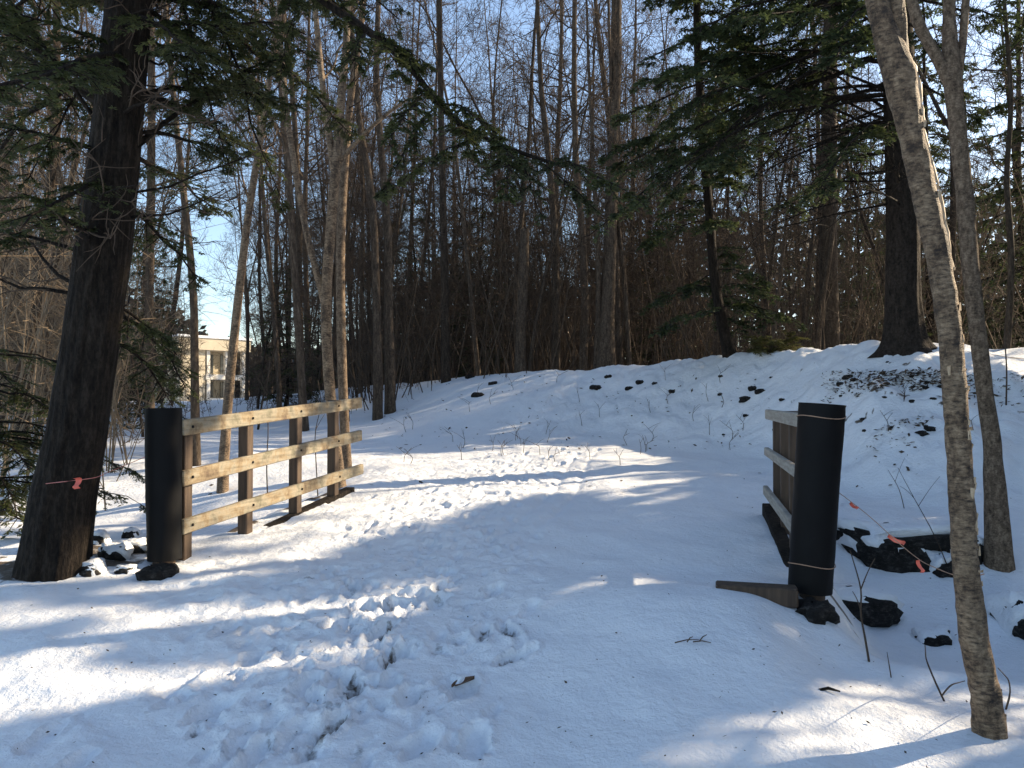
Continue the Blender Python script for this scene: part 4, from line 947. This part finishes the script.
# ---------------- saplings, sticks and dry stalks in the snow
def stick(name, label, cat, pts, w, group=None, d=None, forks=()):
    g = ray_ground(*pts[0], HG); d0 = g[1] if d is None else d; P = [np.array([g[0], g[1], g[2] - .05])] + [at(x, y, d0 + .08 * i * (-1) ** i) for i, (x, y) in enumerate(pts[1:], 1)]
    P = smooth_poly(np.array(P), 14); m = MB(); m.tube(P, np.linspace(w, w * .4, 14), 6)
    for (i, dx, dy) in forks: q = P[i]; e = q + (at(512 + dx, 384 + dy, d0) - at(512, 384, d0)); m.tube(smooth_poly(np.array([q, (q + e) / 2 + UP * .02, e]), 6), np.linspace(w * .6, w * .3, 6), 5)
    o = m.build(name, M['twig'], None, True, P[0]); tag(o, label, cat, group)
stick('sapling', 'thin bare sapling standing alone in the snow right of the right black post', 'sapling', [(870, 661), (866, 640), (860, 615), (862, 590), (850, 550)], .007, forks=[(8, 14, -30), (5, -8, -18)])
stick('sapling', 'arching twig curving up out of the snow just left of the birch foot', 'sapling', [(948, 700), (936, 684), (926, 660), (925, 645)], .0055)
stick('sapling', 'bent twig reaching from the snow to the birch trunk near its foot', 'sapling', [(936, 695), (950, 685), (968, 680)], .005)
stick('sapling', 'twig bowing out of the snow on the right of the birch foot', 'sapling', [(1003, 709), (1011, 695), (1009, 680), (998, 668)], .005)
stick('sapling', 'long whip slanting over the gully between black post and birch', 'sapling', [(953, 575), (935, 535), (915, 500), (898, 468)], .005, forks=[(7, 22, -30), (8, -14, -12)])
stick('sapling', 'short straight stalk in the snow between the lone sapling and the birch', 'sapling', [(892, 676), (889, 664), (887, 652)], .004)
stick('sapling', 'forked twig against the snow above the long low rock', 'sapling', [(905, 508), (900, 490), (893, 478), (888, 470)], .005, forks=[(6, 10, -24)])
stick('sapling', 'thin bare sapling growing up between the rails of the left railing', 'sapling', [(268, 500), (266, 460), (269, 430), (266, 395), (270, 360)], .009, forks=[(7, 12, -20), (9, -10, -18)])
stick('sapling', 'thin bare sapling behind the left railing, near its far end', 'sapling', [(318, 496), (316, 460), (314, 432), (322, 405), (318, 380)], .008, forks=[(6, 9, -16), (9, -9, -14)])
stick('sapling', 'thin bare sapling right of the straight grey brown trunk, on the bank slope', 'sapling', [(1006, 405), (1007, 370), (1004, 330), (1010, 290)], .012, forks=[(7, 12, -22)])
for i in range(60):
    px, py = R.uniform(400, 1000), R.uniform(378, 470) 
    if 760 < px < 850 and py > 395: continue
    stick('dry_stalk', 'thin dry weed stalk standing in the snow of the far bank', 'stalk', [(px, py), (px + R.normal(0, 2), py - R.uniform(5, 9)), (px + R.normal(0, 5), py - R.uniform(10, 20))], .006, 'dry stalks on the snowy bank', forks=[(6, R.normal(0, 6), -8), (9, R.normal(0, 6), -6)])
p = ray_ground(463, 691, HG); lv = Leaves(); a = np.array([p + UP * .03]); m = MB()
u = np.linspace(0, 1, 9); w_ = .035 * np.sin(np.pi * u ** .8) + .002; ax_ = unit([.9, .3, .25]); sd_ = unit(np.cross(ax_, UP))
C_ = p + UP * .02 + ax_ * (.13 * (u - .5))[:, None]; V = np.vstack([C_ - sd_ * w_[:, None] + UP * .018, C_, C_ + sd_ * w_[:, None] + UP * .022]); m.add(V, [(r_ * 9 + j, r_ * 9 + j + 1, r_ * 9 + j + 10, r_ * 9 + j + 9) for r_ in (0, 1) for j in range(8)])
tag(m.build('fallen_leaf', M['dead_leaf'], None, True, p), 'single curled brown leaf lying on the trampled snow in the foreground', 'leaf')
p = ray_ground(697, 645, HG); m = MB()
for (a_, b_) in (((-22, 2), (2, -2)), ((-4, -1), (14, 4)), ((2, -2), (10, -12)), ((-10, 0), (-4, -8))):
    A_ = p + (at(512 + a_[0], 384 + a_[1], p[1]) - at(512, 384, p[1])) * [1, 0, .3] + UP * .012; B_ = p + (at(512 + b_[0], 384 + b_[1], p[1]) - at(512, 384, p[1])) * [1, 0, .5] + UP * .02; m.tube(np.array([A_, (A_ + B_) / 2 + UP * .008, B_]), np.array([.004, .0035, .002]), 5)
tag(m.build('fallen_twig', M['twig'], None, True, p), 'small forked twig lying on the smooth snow in the middle of the foreground', 'twig')
p = ray_ground(829, 692, HG); m = MB(); m.tube(np.array([p + [-.05, 0, .01], p + [0, .01, .016], p + [.05, -.02, .01]]), np.array([.008, .009, .004]), 6)
tag(m.build('fallen_twig', M['bark_dark'], None, True, p), 'short dark twig lying on the snow at lower right', 'twig')

# leaf litter and bits of bark on the snow
RL = np.random.default_rng(91); px = np.concatenate([RL.uniform(0, 1024, 350), 905 + RL.normal(0, 48, 2800), RL.uniform(360, 760, 500)]); py = np.concatenate([RL.uniform(470, 768, 350), 385 + np.abs(RL.normal(-8, 30, 2800)) - 14, RL.uniform(375, 450, 500)])
lv = Leaves(); pts = []
dgrid = np.concatenate([np.arange(2, 25, .03)])
for a, b in zip(px, py):
    g = ray_ground(a, b)
    if g[1] < 30: pts.append((g[0], g[1], float(HG(g[0], g[1])) + .012))
pts = np.array(pts); pts = pts[(pts[:, 1] < 9) | (fbm(pts[:, 0] * 1.6, pts[:, 1] * 1.6, 151, 3) > -.08)]; near = pts[:, 1] < 9; L = np.where(near, RL.uniform(.008, .028, len(pts)), RL.uniform(.03, .10, len(pts)))
dr = RL.normal(0, 1, pts.shape); dr[:, 2] *= .3; lv.add(pts, dr, UP + RL.normal(0, .5, pts.shape), L, L * .5)
tag(lv.mb().build('leaf_litter', M['brush'], None, smooth=False), 'dark bits of leaf and bark strewn over the snow', 'litter', kind='stuff')

# twigs grow on limbs and needles on branches: make them their sub-parts
for root in [o for o in COL.objects if o.parent is None and o.type == 'EMPTY']:
    kids_ = {c.name.split('.')[0]: c for c in root.children}
    for a, b in (('twigs', 'limbs'), ('needles', 'branches'), ('needles', 'stems'), ('dead_twigs', 'dead_limbs'), ('roof_snow', 'roof')):
        if a in kids_ and b in kids_: kids_[a].parent = kids_[b]
    if 'peeling_bark' in kids_: kids_['peeling_bark']['kind'] = 'stuff'
    if 'sleeve' in kids_:
        for c in list(root.children):
            if c.name.startswith('cord'): c.parent = kids_['sleeve']

# ------------------------------------------------------------------ light
w = bpy.data.worlds.new('World'); scene.world = w; w.use_nodes = True; nt = w.node_tree
bg = nt.nodes['Background']; sky = nt.nodes.new('ShaderNodeTexSky'); sky.sky_type = 'NISHITA'; sky.sun_disc = False; sky.sun_elevation = SUN_EL; sky.sun_rotation = SUN_AZ
sky.altitude = 200; sky.air_density = 1.0; sky.dust_density = 1.0; sky.ozone_density = 1.0
nt.links.new(sky.outputs[0], bg.inputs['Color']); bg.inputs['Strength'].default_value = .14
sl = bpy.data.lights.new('sun', 'SUN'); so = bpy.data.objects.new('sun', sl); COL.objects.link(so); sl.energy = 5.0; sl.angle = math.radians(.5); sl.color = (1, .82, .58)
import mathutils
so.rotation_euler = mathutils.Vector(tuple(SUN)).to_track_quat('Z', 'Y').to_euler(); so.location = (20, 8, 20)
vs = scene.view_settings; vs.view_transform = 'Standard'; vs.look = 'None'; vs.gamma = 1; vs.exposure = 1.05; vs.use_curve_mapping = False
scene.render.engine = 'CYCLES'
